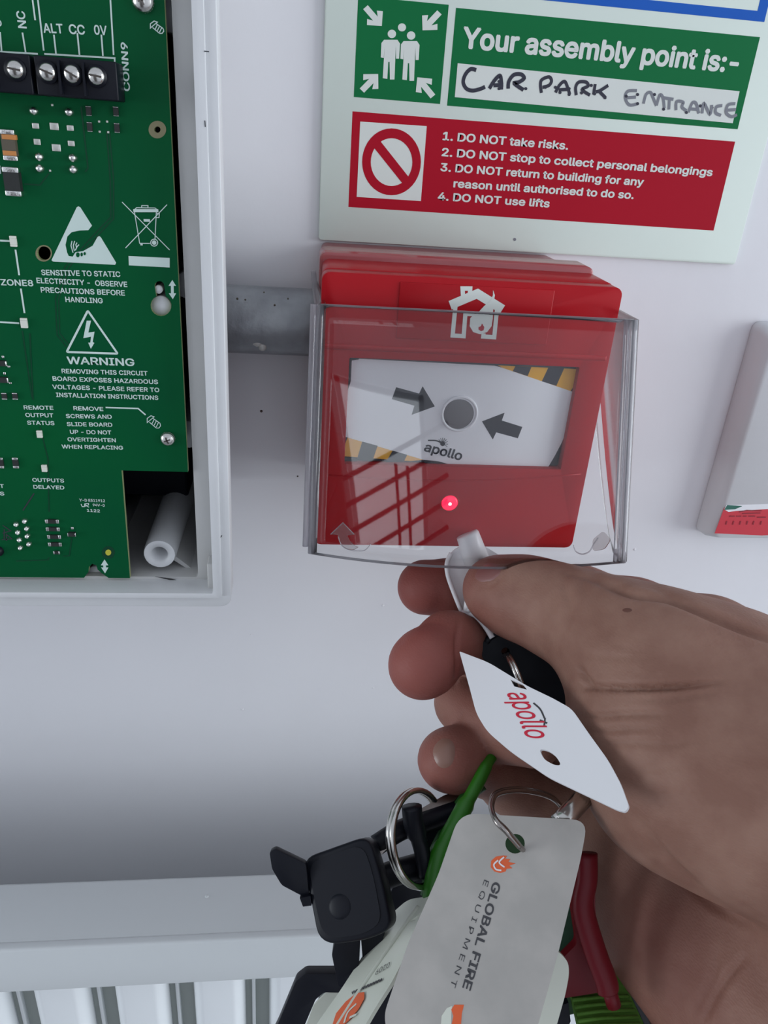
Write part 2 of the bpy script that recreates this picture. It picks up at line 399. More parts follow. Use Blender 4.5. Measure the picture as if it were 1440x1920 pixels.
strokes('scuff', wallplane(87.5), [[(383, 96), (392, 97)]], .22, .05, m_ink, pn); strokes('scuff', wallplane(87.5), [[(384, 226), (385, 238)]], .22, .05, m_ink, pn)
strokes('scuff', wallplane(86.1), [[(403, 757), (404, 764)]], .3, .05, m_ink, pn); strokes('scuff', wallplane(86.1), [[(411, 1000), (412, 1010), (416, 1004)]], .3, .05, m_ink, pn)
# mounting posts behind the board
for (x, y, r, d) in ((302, 574, 2.5, 79.6), (297, 543, 1.0, 80.2), (181, 1077, 2.7, 77), (351, 535, 3.4, 70), (353, 815, 4, 70), (318, 30, 3.2, 70)):
    q = wallplane(d).at(x, y); tube('mounting_post', [Vector((q.x, yy, q.z)) for yy in (-d, -d+1, -4)], r, m_abs, pn, 18)
# the board
PB = 80.6; pp = wallplane(PB)
q = lambda x, y: (lambda v: (v.x, v.z-Z0))(pp.at(x, y))
NX, NZ = q(228, 882); RX = -30.2; BZ = -121.0; N2 = q(243, 1077)[0]
outline = [(-325, 120), (-325, BZ), (N2, BZ), (NX, NZ), (RX, NZ), (RX, 120)]
def khole(cx, cy, w, top, R):     # keyhole outline in px, sampled to mm
    pts = [(cx-w, cy-R*.55)]
    pts = []
    a0 = math.asin(w/R)
    for i in range(17):
        t = a0+(2*math.pi-2*a0)*i/16; pts.append((cx+R*math.sin(t), cy-R*math.cos(t)))
    for i in range(7):
        t = math.pi*i/6; pts.append((cx-w*math.cos(t)-3, top+w-w*math.sin(t)))
    return [q(*p) for p in pts]
hl = [[q(*p) for p in circ(82, 475, 13.5)], khole(302, 573, 9, 527, 19.5)[::-1], [q(*p) for p in circ(295, 243, 6, 14)]]
kb = [q(*p) for p in ((163, 1078), (166, 1072), (167, 1063), (173, 1057), (181, 1060), (183, 1068), (190, 1074), (196, 1076), (200, 1078))]
bo = [(-325, 120), (-325, BZ), (q(157, 1078)[0], BZ)]+[(x, max(z, BZ)) for x, z in kb[1:-2]]+[(q(203, 1078)[0], BZ)]+outline[2:]
pcb = wprism('circuit_board', bo, PB-1.6, PB, m_pcb, pn, [h if i else h for i, h in enumerate(hl)], edge=m_pcbedge)
def silk(lines, w=.26, m=m_silk, name='silkscreen_line'): return strokes(name, pp, lines, w, .05, m, pcb)
for s, p0, p1, cap in (
    ('ALT', (82, 61), (119, 62.5), 2.4), ('CC', (130, 63), (160, 64.5), 2.4), ('0V', (177, 64), (201, 66), 2.4),
    ('NC', (50, 53.5), (45.5, 21), 2.4), ('CONN9', (243.5, 171.5), (238.5, 80), 1.95),
    ('SENSITIVE TO STATIC', (78, 515.5), (226, 519), 1.75), ('ELECTRICITY -  OBSERVE', (69, 530.5), (239, 538), 1.75),
    ('PRECAUTIONS BEFORE', (77, 548), (234.5, 554), 1.75), ('HANDLING', (123, 566), (193, 568.5), 1.75), ('ZONE8', (2, 534.5), (63, 536.5), 2.0),
    ('WARNING', (126, 682), (252.5, 686), 2.65), ('REMOVING THIS CIRCUIT', (116, 699.5), (277, 704), 1.6),
    ('BOARD EXPOSES HAZARDOUS', (99, 713.5), (296.5, 720), 1.6), ('VOLTAGES - PLEASE REFER TO', (98.5, 729), (299, 735), 1.6),
    ('INSTALLATION INSTRUCTIONS', (105.5, 744), (297, 749.5), 1.6),
    ('REMOTE', (45, 767.5), (100.5, 768.5), 1.52), ('OUTPUT', (48, 781.5), (100.5, 782.5), 1.52), ('STATUS', (51.5, 796), (102.5, 797), 1.52),
    ('REMOVE', (138, 769), (194, 770.5), 1.52), ('SCREWS AND', (124, 783.5), (210, 785), 1.52), ('SLIDE BOARD', (125.5, 798.5), (211, 800), 1.52),
    ('UP - DO NOT', (131.5, 813), (209, 814.5), 1.52), ('OVERTIGHTEN', (127, 827), (217.5, 829), 1.52), ('WHEN REPLACING', (116, 840.5), (231, 843), 1.52),
    ('OUTPUTS', (61, 903), (120.5, 904.5), 1.52), ('DELAYED', (63, 916), (121, 917.5), 1.52), ('T', (0, 914.5), (8, 914.7), 1.52), ('S', (0, 928.5), (8.5, 928.7), 1.52),
    ('Y-D E511912', (149, 940), (197, 941.5), 1.15), ('94V-0', (174, 949), (196.5, 950), 1.1), ('1122', (163, 959.5), (187.5, 960.5), 1.2)):
    text(s, pp, p0, p1, cap, m_silk, pcb, bold=.02)
text('O', pp, (3, 51), (2, 37), 2.0, m_silk, pcb, bold=.02)
silk([[(152, 945), (154, 950), (158, 950), (159, 944)], [(160, 950), (161, 944), (166, 944), (166, 947), (161, 948), (167, 951)]], .22)
silk([[(61, 0), (66, 38)], [(71, 0), (82, 95)], [(207, 0), (213, 103)], [(42, 61), (48, 98)], [(101, 65), (105, 101)], [(145, 62), (149, 103)], [(190, 65), (193, 105)], [(0, 60), (3, 96)],
      [(0, 97), (71, 101)], [(83, 101), (215, 109), (216, 180), (219, 181)]], .34)
silk([[(0, 451), (19, 452)], [(29, 468), (36, 516)], [(39, 541), (46, 587)], [(0, 604), (36, 606)]], .42)
silk([[(198, 764), (259, 766), (273, 778)]], .38)
# static warning triangle
s2 = lambda L: [(x*.3125, 370+y*.3125) for x, y in L]
s3 = lambda L: [(x*.3125, 740+y*.3125) for x, y in L]
s1 = lambda L: [(x*.3125, y*.3125) for x, y in L]
tri = s2([(460, 60), (470, 54), (482, 60), (552, 170), (530, 197), (478, 199), (430, 209), (404, 235), (393, 285), (402, 330), (412, 352), (436, 356), (452, 330), (500, 322), (556, 290), (585, 238), (595, 232), (605, 240), (697, 393), (690, 405), (318, 385), (309, 377)])
ppoly('static_symbol', pp, tri, .06, .04, m_silk, pcb)
silk([s2(L) for L in ([(432, 262), (426, 290), (438, 332)], [(448, 262), (440, 290), (446, 322)], [(462, 272), (455, 285), (460, 305)], [(474, 284), (462, 296), (452, 318)])], .22)
ppoly('silkscreen_finger', pp, s2(circ(467, 345, 11, 10, 15)), .12, .04, m_pcb, pcb); ppoly('silkscreen_finger', pp, s2(circ(490, 343, 7, 10, 12)), .12, .04, m_pcb, pcb)
ppoly('silkscreen_finger', pp, s2(circ(508, 338, 7, 10, 10)), .12, .04, m_pcb, pcb)
strokes('warning_triangle', pp, [dict(p=rpoly(s2([(527, 680), (400, 928), (706, 938)]), 3, 3), closed=True)], .52, .06, m_silk, pcb)
ppoly('lightning_bolt', pp, s2([(520, 740), (546, 740), (530, 812), (567, 806), (556, 868), (566, 874), (545, 909), (529, 872), (542, 872), (546, 836), (500, 845)]), .06, .04, m_silk, pcb)
# crossed out bin
silk([s2(L) for L in ([(732, 28), (1018, 316)], [(1002, 44), (753, 304)], [(806, 84), (838, 276), (900, 277)], [(938, 86), (930, 250)], [(800, 80), (820, 62), (930, 64), (950, 80)], [(850, 60), (850, 50), (888, 50), (888, 62)], [(938, 95), (956, 98), (954, 122), (938, 122)])]
     + [dict(p=s2(circ(925, 272, 21)), closed=True), dict(p=s2(circ(925, 272, 7, 10)), closed=True, w=.5), dict(p=s2([(800, 80), (950, 80)]), w=.7), dict(p=s2([(862, 138), (900, 139)]), w=.6), dict(p=s2([(842, 282), (856, 282)]), w=.5)], .2)
ppoly('silkscreen_bar', pp, s2([(771, 352), (1018, 364), (1018, 421), (773, 408)]), .06, .04, m_silk, pcb)
for (x, y0, y1) in ((323, 525, 561), (196, 1049, 1075)):
    ppoly('slide_arrow', pp, [(x, y0), (x+7, y0+11), (x+2.6, y0+11), (x+2.9, y1-11), (x+7.3, y1-11), (x+1, y1), (x-6.5, y1-11), (x-2.4, y1-11), (x-2.6, y0+11), (x-7, y0+11)], .06, .04, m_silk, pcb)
for (ox, oy) in ((281, 39.5), (275, 779.5)):
    silk([[(ox+1, oy+10), (ox+1, oy+5), (ox+8, oy), (ox+14, oy+2), (ox+1, oy+13), (ox+1, oy+10)], [(ox+12, oy+5), (ox+25, oy+14)], [(ox+5, oy+12), (ox+18, oy+23)], [(ox+25, oy+14), (ox+26, oy+19), (ox+23, oy+23), (ox+18, oy+23)],
          [(ox+14, oy+7), (ox+10, oy+15)], [(ox+18, oy+10), (ox+14, oy+18)], [(ox+22, oy+13), (ox+18, oy+21)]], .2)
# buried tracks
strokes('copper_track', pp, [[(205, 245), (213, 340), (213, 410), (185, 440), (130, 500), (110, 560), (112, 625), (128, 645)], [(200, 245), (207, 340), (208, 407), (180, 436), (122, 500), (104, 560), (107, 628), (124, 650)],
    [(152, 200), (165, 315), (160, 322)], [(45, 345), (75, 347), (92, 325)], [(75, 800), (90, 860), (92, 960)], [(42, 620), (60, 745)], [(30, 1052), (90, 1050), (92, 1045)], [(135, 1008), (130, 1042), (118, 1043)], [(56, 625), (62, 750)]], .3, .03, m_track, pcb)
strokes('ink_line', pp, [[(64, 925), (43, 957)]], .35, .07, m_ink, pcb)
strokes('ink_line', pp, [[(5, 985), (20, 995), (5, 1000)], [(8, 992), (8, 1010)], [(3, 1012), (22, 1010), (12, 1002), (12, 1014)]], .3, .07, m_ink, pcb)
def mm(px): return px*.1115
def chip(x, y, w, h, end, body=m_ceram, ht=.55, axis='v', endm=m_tin, label=None, name='resistor'):
    c = pp.at(x, y); X, Z = c.x, c.z-Z0; w, h = mm(w), mm(h)
    hgt = ht
    if axis == 'v':
        o = box(name, X-w/2, X+w/2, PB, PB+hgt, Z-h/2+end*mm(1), Z+h/2-end*mm(1), body, pcb)
        parts = [(X-w/2, X+w/2, Z+h/2-end*mm(1), Z+h/2), (X-w/2, X+w/2, Z-h/2, Z-h/2+end*mm(1))]
    else:
        o = box(name, X-w/2+end*mm(1), X+w/2-end*mm(1), PB, PB+hgt, Z-h/2, Z+h/2, body, pcb)
        parts = [(X-w/2, X-w/2+end*mm(1), Z-h/2, Z+h/2), (X+w/2-end*mm(1), X+w/2, Z-h/2, Z+h/2)]
    # joined ends in one mesh
    V = []; Fc = []; fm = []
    for (a, b, c_, d) in parts:
        s = len(V); V += [W(xx, dd, zz) for xx in (a-.03, b+.03) for dd in (PB, PB+hgt+.04) for zz in (c_, d)]
        Fc += [tuple(s+i for i in f) for f in ((0, 1, 3, 2), (4, 6, 7, 5), (0, 4, 5, 1), (2, 3, 7, 6), (0, 2, 6, 4), (1, 5, 7, 3))]
    bev(link('solder_end', V, Fc, endm, pcb), .12)
    return o
def pad(x, y, w, h, m=m_pad, name='solder_pad', ht=.25):
    c = pp.at(x, y); X, Z = c.x, c.z-Z0; w, h = mm(w), mm(h); return box(name, X-w/2, X+w/2, PB, PB+ht, Z-h/2, Z+h/2, m, pcb, .08)
for x, y in ((64, 208), (130, 210), (74, 294), (75, 316), (137, 296), (138, 318)):
    dome('solder_joint', pp.at(x, y), (0, -1, 0), 1.0, 1.3, m_tin, pcb, 14, 4)
for x, y in ((31, 982), (47, 976), (34, 997), (51, 990), (37, 1011), (52, 1004), (39, 1026), (55, 1019)):
    dome('solder_joint', pp.at(x, y), (0, -1, 0), .80, 1.3, m_tin, pcb, 12, 4)
for x, y, w, h in ((67, 236, 13, 10), (102, 237, 17, 13), (132, 240, 13, 10), (70, 266, 13, 11), (106, 277, 17, 13), (134, 269, 13, 10)): pad(x, y, w, h)
for x, y in ((186, 228), (201, 228), (187, 247), (203, 248), (98, 197), (94, 320)): pad(x, y, 4, 4, ht=.1)
for x, y in ((167, 208), (218, 209), (169, 238), (220, 240)): chip(x, y, 10, 18, 2.2)
chip(20, 272, 27, 57, 9, m_brown, 1.4); 
for y in (257, 287): pad(20 if y < 270 else 22, y, 26.5, 9, m_tant, 'capacitor_band', 1.5)
chip(27, 340, 31, 55, 10, m_ceram, 1.9, name='diode')
pad(0, 318, 4, 16, m_silk, 'solder_pad')
for x, y, w, h in ((26, 452, 13, 22), (46, 605, 14, 22), (75, 813, 12, 18), (84, 877, 12, 18)):
    chip(x, y, w, h, 5, m_ledw, .7, name='surface_led', endm=m_ledw)
for x, y in ((5, 680), (8, 711)):
    chip(x, y, 22, 12, 2, m_ceram, 1.0, axis='h', name='transistor'); pad(x+1, y-11, 5, 6, m_tin); pad(x+12, y+7, 6, 4, m_tin)
for x, y in ((9, 742), (29, 742)): chip(x, y, 11, 16, 2.5)
for x, y in ((2, 867), (30, 867)): chip(x, y, 13, 28, 6)
for x, y in ((98.5, 976.5), (100, 991), (102.5, 1005.5), (104, 1019.5)): chip(x, y, 33, 10.5, 6.5, axis='h')
chip(107, 1035, 16, 8, 3, axis='h')
chip(136, 1000, 20, 10, 1.5, m_ceram, 1.0, axis='h', name='transistor'); pad(136, 990, 6, 7, m_tin)
ppoly('gold_via_ring', pp, circ(203, 1036, 12, 20), .05, .04, m_track, pcb); ppoly('gold_via', pp, circ(203, 1036, 5.5, 14), .09, .04, m_gold, pcb)
ppoly('bare_board_ring', pp, circ(295, 243, 16.5, 24), .05, .04, m_tan, pcb, holes=[circ(295, 243, 6, 14)[::-1]])
ppoly('bare_board_ring', pp, circ(82, 475, 15.5, 24), .05, .04, m_tan, pcb, holes=[circ(82, 475, 13.2, 20)[::-1]])
dome('capacitor_can', pp.at(-4, 1033), (0, -1, 0), 1.7, 1.6, m_black, pcb, 14, 4)
# terminal block with its screws
tz0 = wallplane(89).at(100, 180).z-Z0; tz1 = wallplane(89).at(100, 101).z-Z0
def term(x0, x1, xs):
    box('terminal_block', x0, x1, PB, 87.5, tz0, tz1-.4, m_black, pcb, .3)
    for sx in xs:
        z = 8.55; c = Vector((sx, -87.5, z+Z0))
        tube('screw_collar', [c, c+Vector((0, -.8, 0))], 2.25, m_black, pcb, 20)
        sc = dome('terminal_screw', c+Vector((0, -.75, 0)), (0, -1, 0), 1.75, .8, m_steel, pcb, 18, 4)
        a = random.uniform(-.6, .6); dx, dz = math.cos(a), math.sin(a)
        sl = lambda t, w: Vector((sx+dx*t-dz*w, -89.1, z+Z0+dz*t+dx*w))
        prism_pts('screw_slot', [sl(-1.3, -.2), sl(1.3, -.2), sl(1.3, .2), sl(-1.3, .2)], [p+Vector((0, .4, 0)) for p in (sl(-1.3, -.2), sl(1.3, -.2), sl(1.3, .2), sl(-1.3, .2))], m_steeld, pcb)
    for i in range(len(xs)-1):
        xm = (xs[i]+xs[i+1])/2; box('terminal_divider', xm-.25, xm+.25, 87, 88.6, tz0+.5, tz1-1, m_black, pcb)
term(-56.8, -39.9, (-54.1, -49.1, -44.1))
term(-80, -57.6, (-75.5, -70.5, -60.6))
def panscrew(x, y, r):
    c = pp.at(x, y); s = tube('board_screw', [c, c+Vector((0, -.5, 0))], r, m_steel, pcb, 24)
    dome('screw_head', c+Vector((0, -.5, 0)), (0, -1, 0), r, 1.3, m_steel, pcb, 24, 6)
    for a in (20, 110):
        dx, dz = math.cos(math.radians(a)), math.sin(math.radians(a)); e = lambda t, w: c+Vector((dx*t-dz*w, -1.86, dz*t+dx*w))
        L = [e(-.95, -.16), e(.95, -.16), e(.95, .16), e(-.95, .16)]
        prism_pts('cross_slot', L, [p+Vector((0, .3, 0)) for p in L], m_steeld, pcb)
panscrew(315, 822, 1.95); panscrew(269, 2, 2.3)

# ------------------------------------------------------------------ fire action sign on the wall
sg = thing('fire_action_sign', 'pale green fire notice with green assembly point and red warning panels, above the call point', 'sign', W(82, 0, -32))
wprism('sheet', rrect(6, 159.3, -31.8, 100, 1), 0, 2.0, m_sign, sg, b=.2)
ps = wallplane(2.0)
def spoly(name, x0, x1, z0, z1, m, off=.05, hole=None):
    f = [Vector((x, -2.0-off, z+Z0)) for x, z in ((x0, z0), (x1, z0), (x1, z1), (x0, z1))]
    h = None
    if hole:
        L = [Vector((x, -2.0-off, z+Z0)) for x, z in ((hole[0], hole[2]), (hole[0], hole[3]), (hole[1], hole[3]), (hole[1], hole[2]))]; h = [(L, [p+Vector((0, .04, 0)) for p in L])]
    return prism_pts(name, f, [p+Vector((0, .04, 0)) for p in f], m, sg, h)
k = 277.4/279.4
spoly('assembly_panel', 46.9*k, 147.6, 12.1, 39.0, m_signg)
spoly('assembly_icon_panel', 16.0, 44.2, 12.4, 39.6, m_signg)
spoly('prohibition_panel', 15.8, 147.8, -20.6, 8.3, m_signr)
spoly('blue_border', 15.8, 147.8, 43.2, 95, m_signb, hole=(19, 144.6, 46.0, 92))
s4 = lambda L: [(560+x*.6111, y*.6111) for x, y in L]
ppoly('writing_strip', ps, s4([(488, 194), (1353, 280), (1332, 378), (479, 298)]), .10, .03, m_signw, sg)
ppoly('icon_square', ps, s4([(189, 373), (393, 387), (375, 617), (178, 604)]), .10, .03, m_signw, sg)
text('Your assembly point is:-', ps, s4([(500, 145)])[0], s4([(1345, 222)])[0], 7.7, m_signw, sg, bold=.03, off=.1)
for s, a, b in (('1. DO NOT take risks.', (441, 429), (826, 459)), ('2. DO NOT stop to collect personal belongings', (438, 478), (1268, 540)),
                ('3. DO NOT return to building for any', (434, 524), (1057, 570)), ('reason until authorised to do so.', (474, 574), (1027, 610)), ('4. DO NOT use lifts', (426, 613), (769, 636))):
    text(s, ps, s4([a])[0], s4([b])[0], 3.35, m_signw, sg, bold=.026, off=.1)
# assembly pictogram
def arrowp(cx, cy, dx, dy, L):
    l = math.hypot(dx, dy); dx, dy = dx/l, dy/l; nx, ny = -dy, dx
    P = lambda t, n: (cx+dx*t+nx*n, cy+dy*t+ny*n)
    hw = L*.46
    return [P(0, 0), P(-L*.05, hw*.95), P(-L*.30, hw*.95), P(-L*.30, L*.16), P(-L, L*.16), P(-L, -L*.16), P(-L*.30, -L*.16), P(-L*.30, -hw*.95), P(-L*.05, -hw*.95)]
def arrowc(tip, tail, w):
    """corner style arrow: pointing tip with flat barbs"""
    tx, ty = tip; dx, dy = tx-tail[0], ty-tail[1]; l = math.hypot(dx, dy); dx, dy = dx/l, dy/l; nx, ny = -dy, dx
    P = lambda t, n: (tx+dx*t+nx*n, ty+dy*t+ny*n)
    return [P(0, 0), P(-w*1.9, w*1.9), P(-w*2.7, w*1.15), P(-w*1.75, w*.55), P(-l, w*.55), P(-l, -w*.55), P(-w*1.75, -w*.55), P(-w*2.7, -w*1.15), P(-w*1.9, -w*1.9)]
for tip, tail in (((255, 80), (205, 22)), ((380, 93), (432, 38)), ((244, 227), (194, 278)), ((364, 237), (412, 296))):
    ppoly('pictogram_arrow', ps, s4(arrowc(tip, tail, 17)), .1, .03, m_signw, sg)
for hx, hy, bx in ((286, 104, 278), (345, 109, 343)):
    ppoly('pictogram_head', ps, s4(circ(hx, hy, 13, 16)), .1, .03, m_signw, sg)
ppoly('pictogram_head', ps, s4(circ(317, 84, 12.5, 16)), .1, .03, m_signw, sg)
for ox, oy in ((0, 0), (60, 4)):
    ppoly('pictogram_figure', ps, s4([(ox+x, oy+y) for x, y in ((262, 122), (303, 122), (311, 134), (308, 180), (299, 180), (298, 140), (294, 244), (280, 244), (279, 190), (275, 190), (272, 242), (258, 240), (264, 140), (261, 178), (252, 176), (254, 132))]), .1, .03, m_signw, sg)
strokes('prohibition_ring', ps, [dict(p=s4(circ(285, 497, 77, 40, 88)), closed=True), s4([(236, 437), (332, 558)])], 2.9, .14, m_signr, sg)
# handwriting (marker): strokes as seen on the strip
hw = [[(545, 215), (528, 212), (512, 228), (505, 252), (515, 272), (535, 278), (560, 272), (572, 266)],
      [(585, 272), (600, 248), (617, 232), (622, 250), (622, 275)], [(598, 262), (628, 260)],
      [(643, 272), (645, 250), (660, 230), (682, 228), (692, 240), (676, 252), (662, 256), (690, 276)]]
hw2 = [[(745, 285), (742, 262), (746, 245), (768, 236), (776, 248), (768, 262), (748, 268)], [(788, 284), (800, 262), (816, 250), (826, 270), (832, 290)], [(798, 276), (826, 274)],
       [(852, 292), (850, 268), (860, 252), (882, 252), (888, 264), (870, 275), (894, 292)], [(905, 290), (910, 258)], [(950, 262), (925, 278), (912, 282)], [(922, 280), (942, 300)]]
hw3 = [[(1038, 278), (1010, 280), (1002, 300), (1015, 322), (1042, 318)], [(1008, 300), (1035, 298)], [(1058, 318), (1066, 290), (1080, 284), (1090, 306), (1098, 324)], [(1098, 324), (1108, 292), (1118, 300), (1122, 332)],
       [(1120, 300), (1150, 305)], [(1138, 304), (1136, 336)], [(1158, 338), (1160, 312), (1180, 314), (1176, 328), (1190, 340)], [(1196, 345), (1208, 316), (1220, 318), (1228, 348)], [(1202, 334), (1226, 336)],
       [(1238, 348), (1244, 318), (1262, 350), (1268, 322)], [(1300, 324), (1282, 328), (1280, 346), (1296, 354)], [(1340, 318), (1318, 322), (1312, 345), (1328, 358), (1345, 352)], [(1316, 338), (1342, 336)]]
def sm(L): return [(v.x, v.y) for v in smoothline([(a, b, 0) for a, b in L], 5)]
strokes('handwriting', ps, [sm(s4(l)) for l in hw], 1.15, .16, m_marker, sg)['label'] = 'black marker handwriting CAR'
strokes('handwriting', ps, [sm(s4(l)) for l in hw2], 1.0, .16, m_marker, sg)['label'] = 'black marker handwriting PARK'
strokes('handwriting', ps, [sm(s4(l)) for l in hw3], .95, .16, m_markerf, sg)['label'] = 'faded marker handwriting ENTRANCE'
for x, y in ((615, 250), (615, 272), (697, 272), (757, 268), (788, 268), (802, 284), (830, 290), (830, 272), (868, 285), (898, 262), (908, 288), (940, 300), (1040, 290), (1005, 295), (1040, 318), (1092, 290), (1120, 335), (1190, 345), (1233, 325), (1268, 330)):
    ppoly('marker_dot', ps, s4(circ(x, y, 5, 8)), .2, .03, m_marker, sg)
ppoly('sign_speck', ps, circ(965, 449, 3, 8), .05, .03, m_markerf, sg)

# ------------------------------------------------------------------ manual call point
mc = thing('manual_call_point', 'red manual call point with white press panel and lit red indicator, under the fire notice', 'alarm call point', W(50, 0, -120))
XL, XR, ZT, ZB, DF = 6.0, 94.2, -33.6, -120.6, 59.0
def loft(name, secs, m, parent, b=0, closed=True):
    n = len(secs[0]); V = [p/1000 for s in secs for p in s]; Fc = []
    for a in range(len(secs)-1):
        for i in range(n): j = (i+1) % n; Fc.append((a*n+i, a*n+j, (a+1)*n+j, (a+1)*n+i))
    if closed: Fc += [tuple(reversed(range(n))), tuple((len(secs)-1)*n+i for i in range(n))]
    o = link(name, V, Fc, m, parent); import bmesh
    bm = bmesh.new(); bm.from_mesh(o.data); bmesh.ops.recalc_face_normals(bm, faces=bm.faces); bm.to_mesh(o.data); bm.free()
    if b: bev(o, b)
    else:
        for p in o.data.polygons: p.use_smooth = False
    return o
def sec(x0, x1, z0, z1, r, d): return [Vector((x, -d, z+Z0)) for x, z in rrect(x0, x1, z0, z1, r, 4)]
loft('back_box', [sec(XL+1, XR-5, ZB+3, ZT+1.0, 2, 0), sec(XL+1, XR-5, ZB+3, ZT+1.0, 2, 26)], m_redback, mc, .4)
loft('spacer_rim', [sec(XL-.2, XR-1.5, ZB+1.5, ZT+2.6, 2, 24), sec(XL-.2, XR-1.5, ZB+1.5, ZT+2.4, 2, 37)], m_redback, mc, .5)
# front housing as a plate with the window opening
s5 = lambda L: [(400+x*.34722, 440+y*.34722) for x, y in L]
s6 = lambda L: [(780+x*.33333, 440+y*.33333) for x, y in L]
WX0, WX1, WZ0, WZ1 = 14.8, 85.3, -91.7, -57.7
loft('front_housing', [sec(XL+.6, XR-.6, ZB+.6, ZT+.6, 2.2, 36), sec(XL+.2, XR-.2, ZB+.2, ZT+.2, 2.2, DF-6.2)], m_red, mc, .4)
wprism('front_face', rrect(XL, XR, ZB, ZT, 2.4), DF-6, DF, m_red, mc, [list(reversed(rrect(WX0, WX1, WZ0, WZ1, .4, 2)))], b=.9)
# raised brow above the window and recessed title panel line
pf = wallplane(DF)
xz = lambda x, y: (lambda v: (v.x, v.z-Z0))(pf.at(x, y))
b0 = xz(750, 528); b1 = xz(1040, 545); b2 = xz(1030, 647); b3 = xz(743, 632)
wprism('title_panel', [(b0[0], b0[1]), (b1[0], b0[1]), (b1[0], b2[1]), (b0[0], b2[1])], DF-.2, DF+.45, m_red, mc, b=.25)
loft('brow', [sec(XL+.8, XR-.8, -55.6, -53.6, .6, DF-.1), sec(XL+1.4, XR-1.4, -54.9, -54.0, .4, DF+.55)], m_red, mc, .3)
V = [W(x, DF+.02, z) for x, z in ((XL+5, -93.9), (XR-2, -93.4))]
cv = [W(XL+4+(XR-XL-6)*t, DF+.05, -95.6-1.5*math.sin(math.pi*t)+(2.6*t*t)) for t in np.linspace(0, 1, 16)]
tube('moulded_ridge', [p*1000 for p in cv], .28, m_red, mc, 6)
# press panel inside the opening
el = wprism('press_panel', rrect(WX0+.25, WX1-.25, WZ0+.25, WZ1-.25, .6), DF-5, DF-2.6, m_ink, mc, b=.3)
pe = wallplane(DF-2.6)
# white face with slanting hazard corners (seen through its pixels in the photograph)
s8 = lambda L: [(640+x*.32639, 640+y*.32639) for x, y in L]
ppoly('white_panel', pe, s8([(102, 100), (880, 140), (925, 152), (1335, 292), (1295, 520), (1262, 590), (1225, 660), (1185, 728), (620, 705), (470, 680), (360, 648), (22, 548), (38, 280), (62, 205)]), .12, .1, m_paper, el)
ppoly('panel_crease', pe, s8([(60, 110), (104, 104), (66, 215), (50, 560), (40, 565)]), .08, .05, m_paper, el)
ppoly('hazard_yellow_patch', pe, s8([(900, 138), (1362, 160), (1340, 285), (1330, 290), (925, 152)]), .10, .1, m_yel, el)
ppoly('hazard_yellow_patch', pe, s8([(20, 548), (360, 648), (470, 680), (400, 688), (12, 660)]), .10, .1, m_yel, el)
for L in ([(1000, 143), (1092, 148), (1070, 200), (985, 172)], [(1190, 150), (1280, 156), (1235, 256), (1152, 230)], [(1352, 235), (1335, 290), (1318, 285)]):
    ppoly('hazard_stripe', pe, s8(L), .15, .1, m_ink, el)
for L in ([(120, 576), (208, 600), (178, 690), (88, 684)], [(295, 628), (378, 652), (360, 690), (255, 695)], [(20, 548), (36, 552), (18, 600)], [(10, 662), (88, 684), (90, 690), (8, 688)], [(470, 680), (560, 690), (640, 712), (480, 700)]):
    ppoly('hazard_stripe', pe, s8(L), .15, .1, m_ink, el)
ppoly('panel_arrow', pe, s8([(315, 264), (447, 300), (467, 258), (537, 374), (404, 422), (420, 370), (290, 332)]), .16, .1, m_ink, el)
ppoly('panel_arrow', pe, s8([(808, 460), (938, 410), (922, 455), (1040, 492), (1014, 557), (890, 523), (870, 564)]), .16, .1, m_ink, el)
bc = pe.at(*s8([(672, 418)])[0]); bc = Vector((bc.x, -(DF-2.6), bc.z))
tube('button_ring', ring_pts(bc+Vector((.3, -.2, .2)), (0, 1, 0), 5.5, 40), .45, m_paper, el, 8, closed=True)
dome('press_button', bc+Vector((0, -.15, 0)), (0, -1, 0), 4.9, .4, m_grey, el, 32, 4)
text('apollo', pe, s8([(472, 628)])[0], s8([(686, 684)])[0], 4.3, m_ink, el, bold=.02, off=.2)
strokes('logo_swoosh', pe, [sm(s8([(498, 569), (540, 570), (575, 580)]))]+[dict(p=s8([(582+9*math.cos(a), 588+9*math.sin(a)), (582+32*math.cos(a), 586+32*math.sin(a))]), w=.16) for a in [math.radians(q_) for q_ in (-160, -135, -112, -90, -68, -45, -20, 10, 35)]], .4, .2, m_ink, el)
ppoly('logo_sun', pe, s8(circ(582, 588, 14, 14)), .2, .1, m_ink, el)
# house and flame symbol in white
pt = wallplane(DF+.45)
hs = [dict(p=s6([(192, 397), (345, 332), (487, 420)]), w=2.6), s6([(266, 372), (262, 303), (305, 303), (302, 345)]), s6([(222, 400), (206, 567), (268, 571), (278, 445), (330, 447)]),
      s6([(455, 425), (440, 577), (378, 573), (380, 555)])]
strokes('house_symbol', pt, hs, 1.25, .08, m_signw, mc)
ppoly('flame_symbol', pt, s6([(348, 440), (385, 400), (420, 370), (433, 340), (434, 312), (444, 340), (438, 375), (425, 395), (450, 378), (458, 376), (455, 395), (435, 420), (432, 470), (425, 515), (400, 548), (360, 560), (322, 548), (302, 515), (305, 470), (325, 450)]), .12, .06, m_signw, mc)
ppoly('flame_core', pt, s6([(372, 500), (384, 520), (380, 538), (366, 543), (352, 534), (352, 520), (364, 516)]), .18, .06, m_signr, mc)
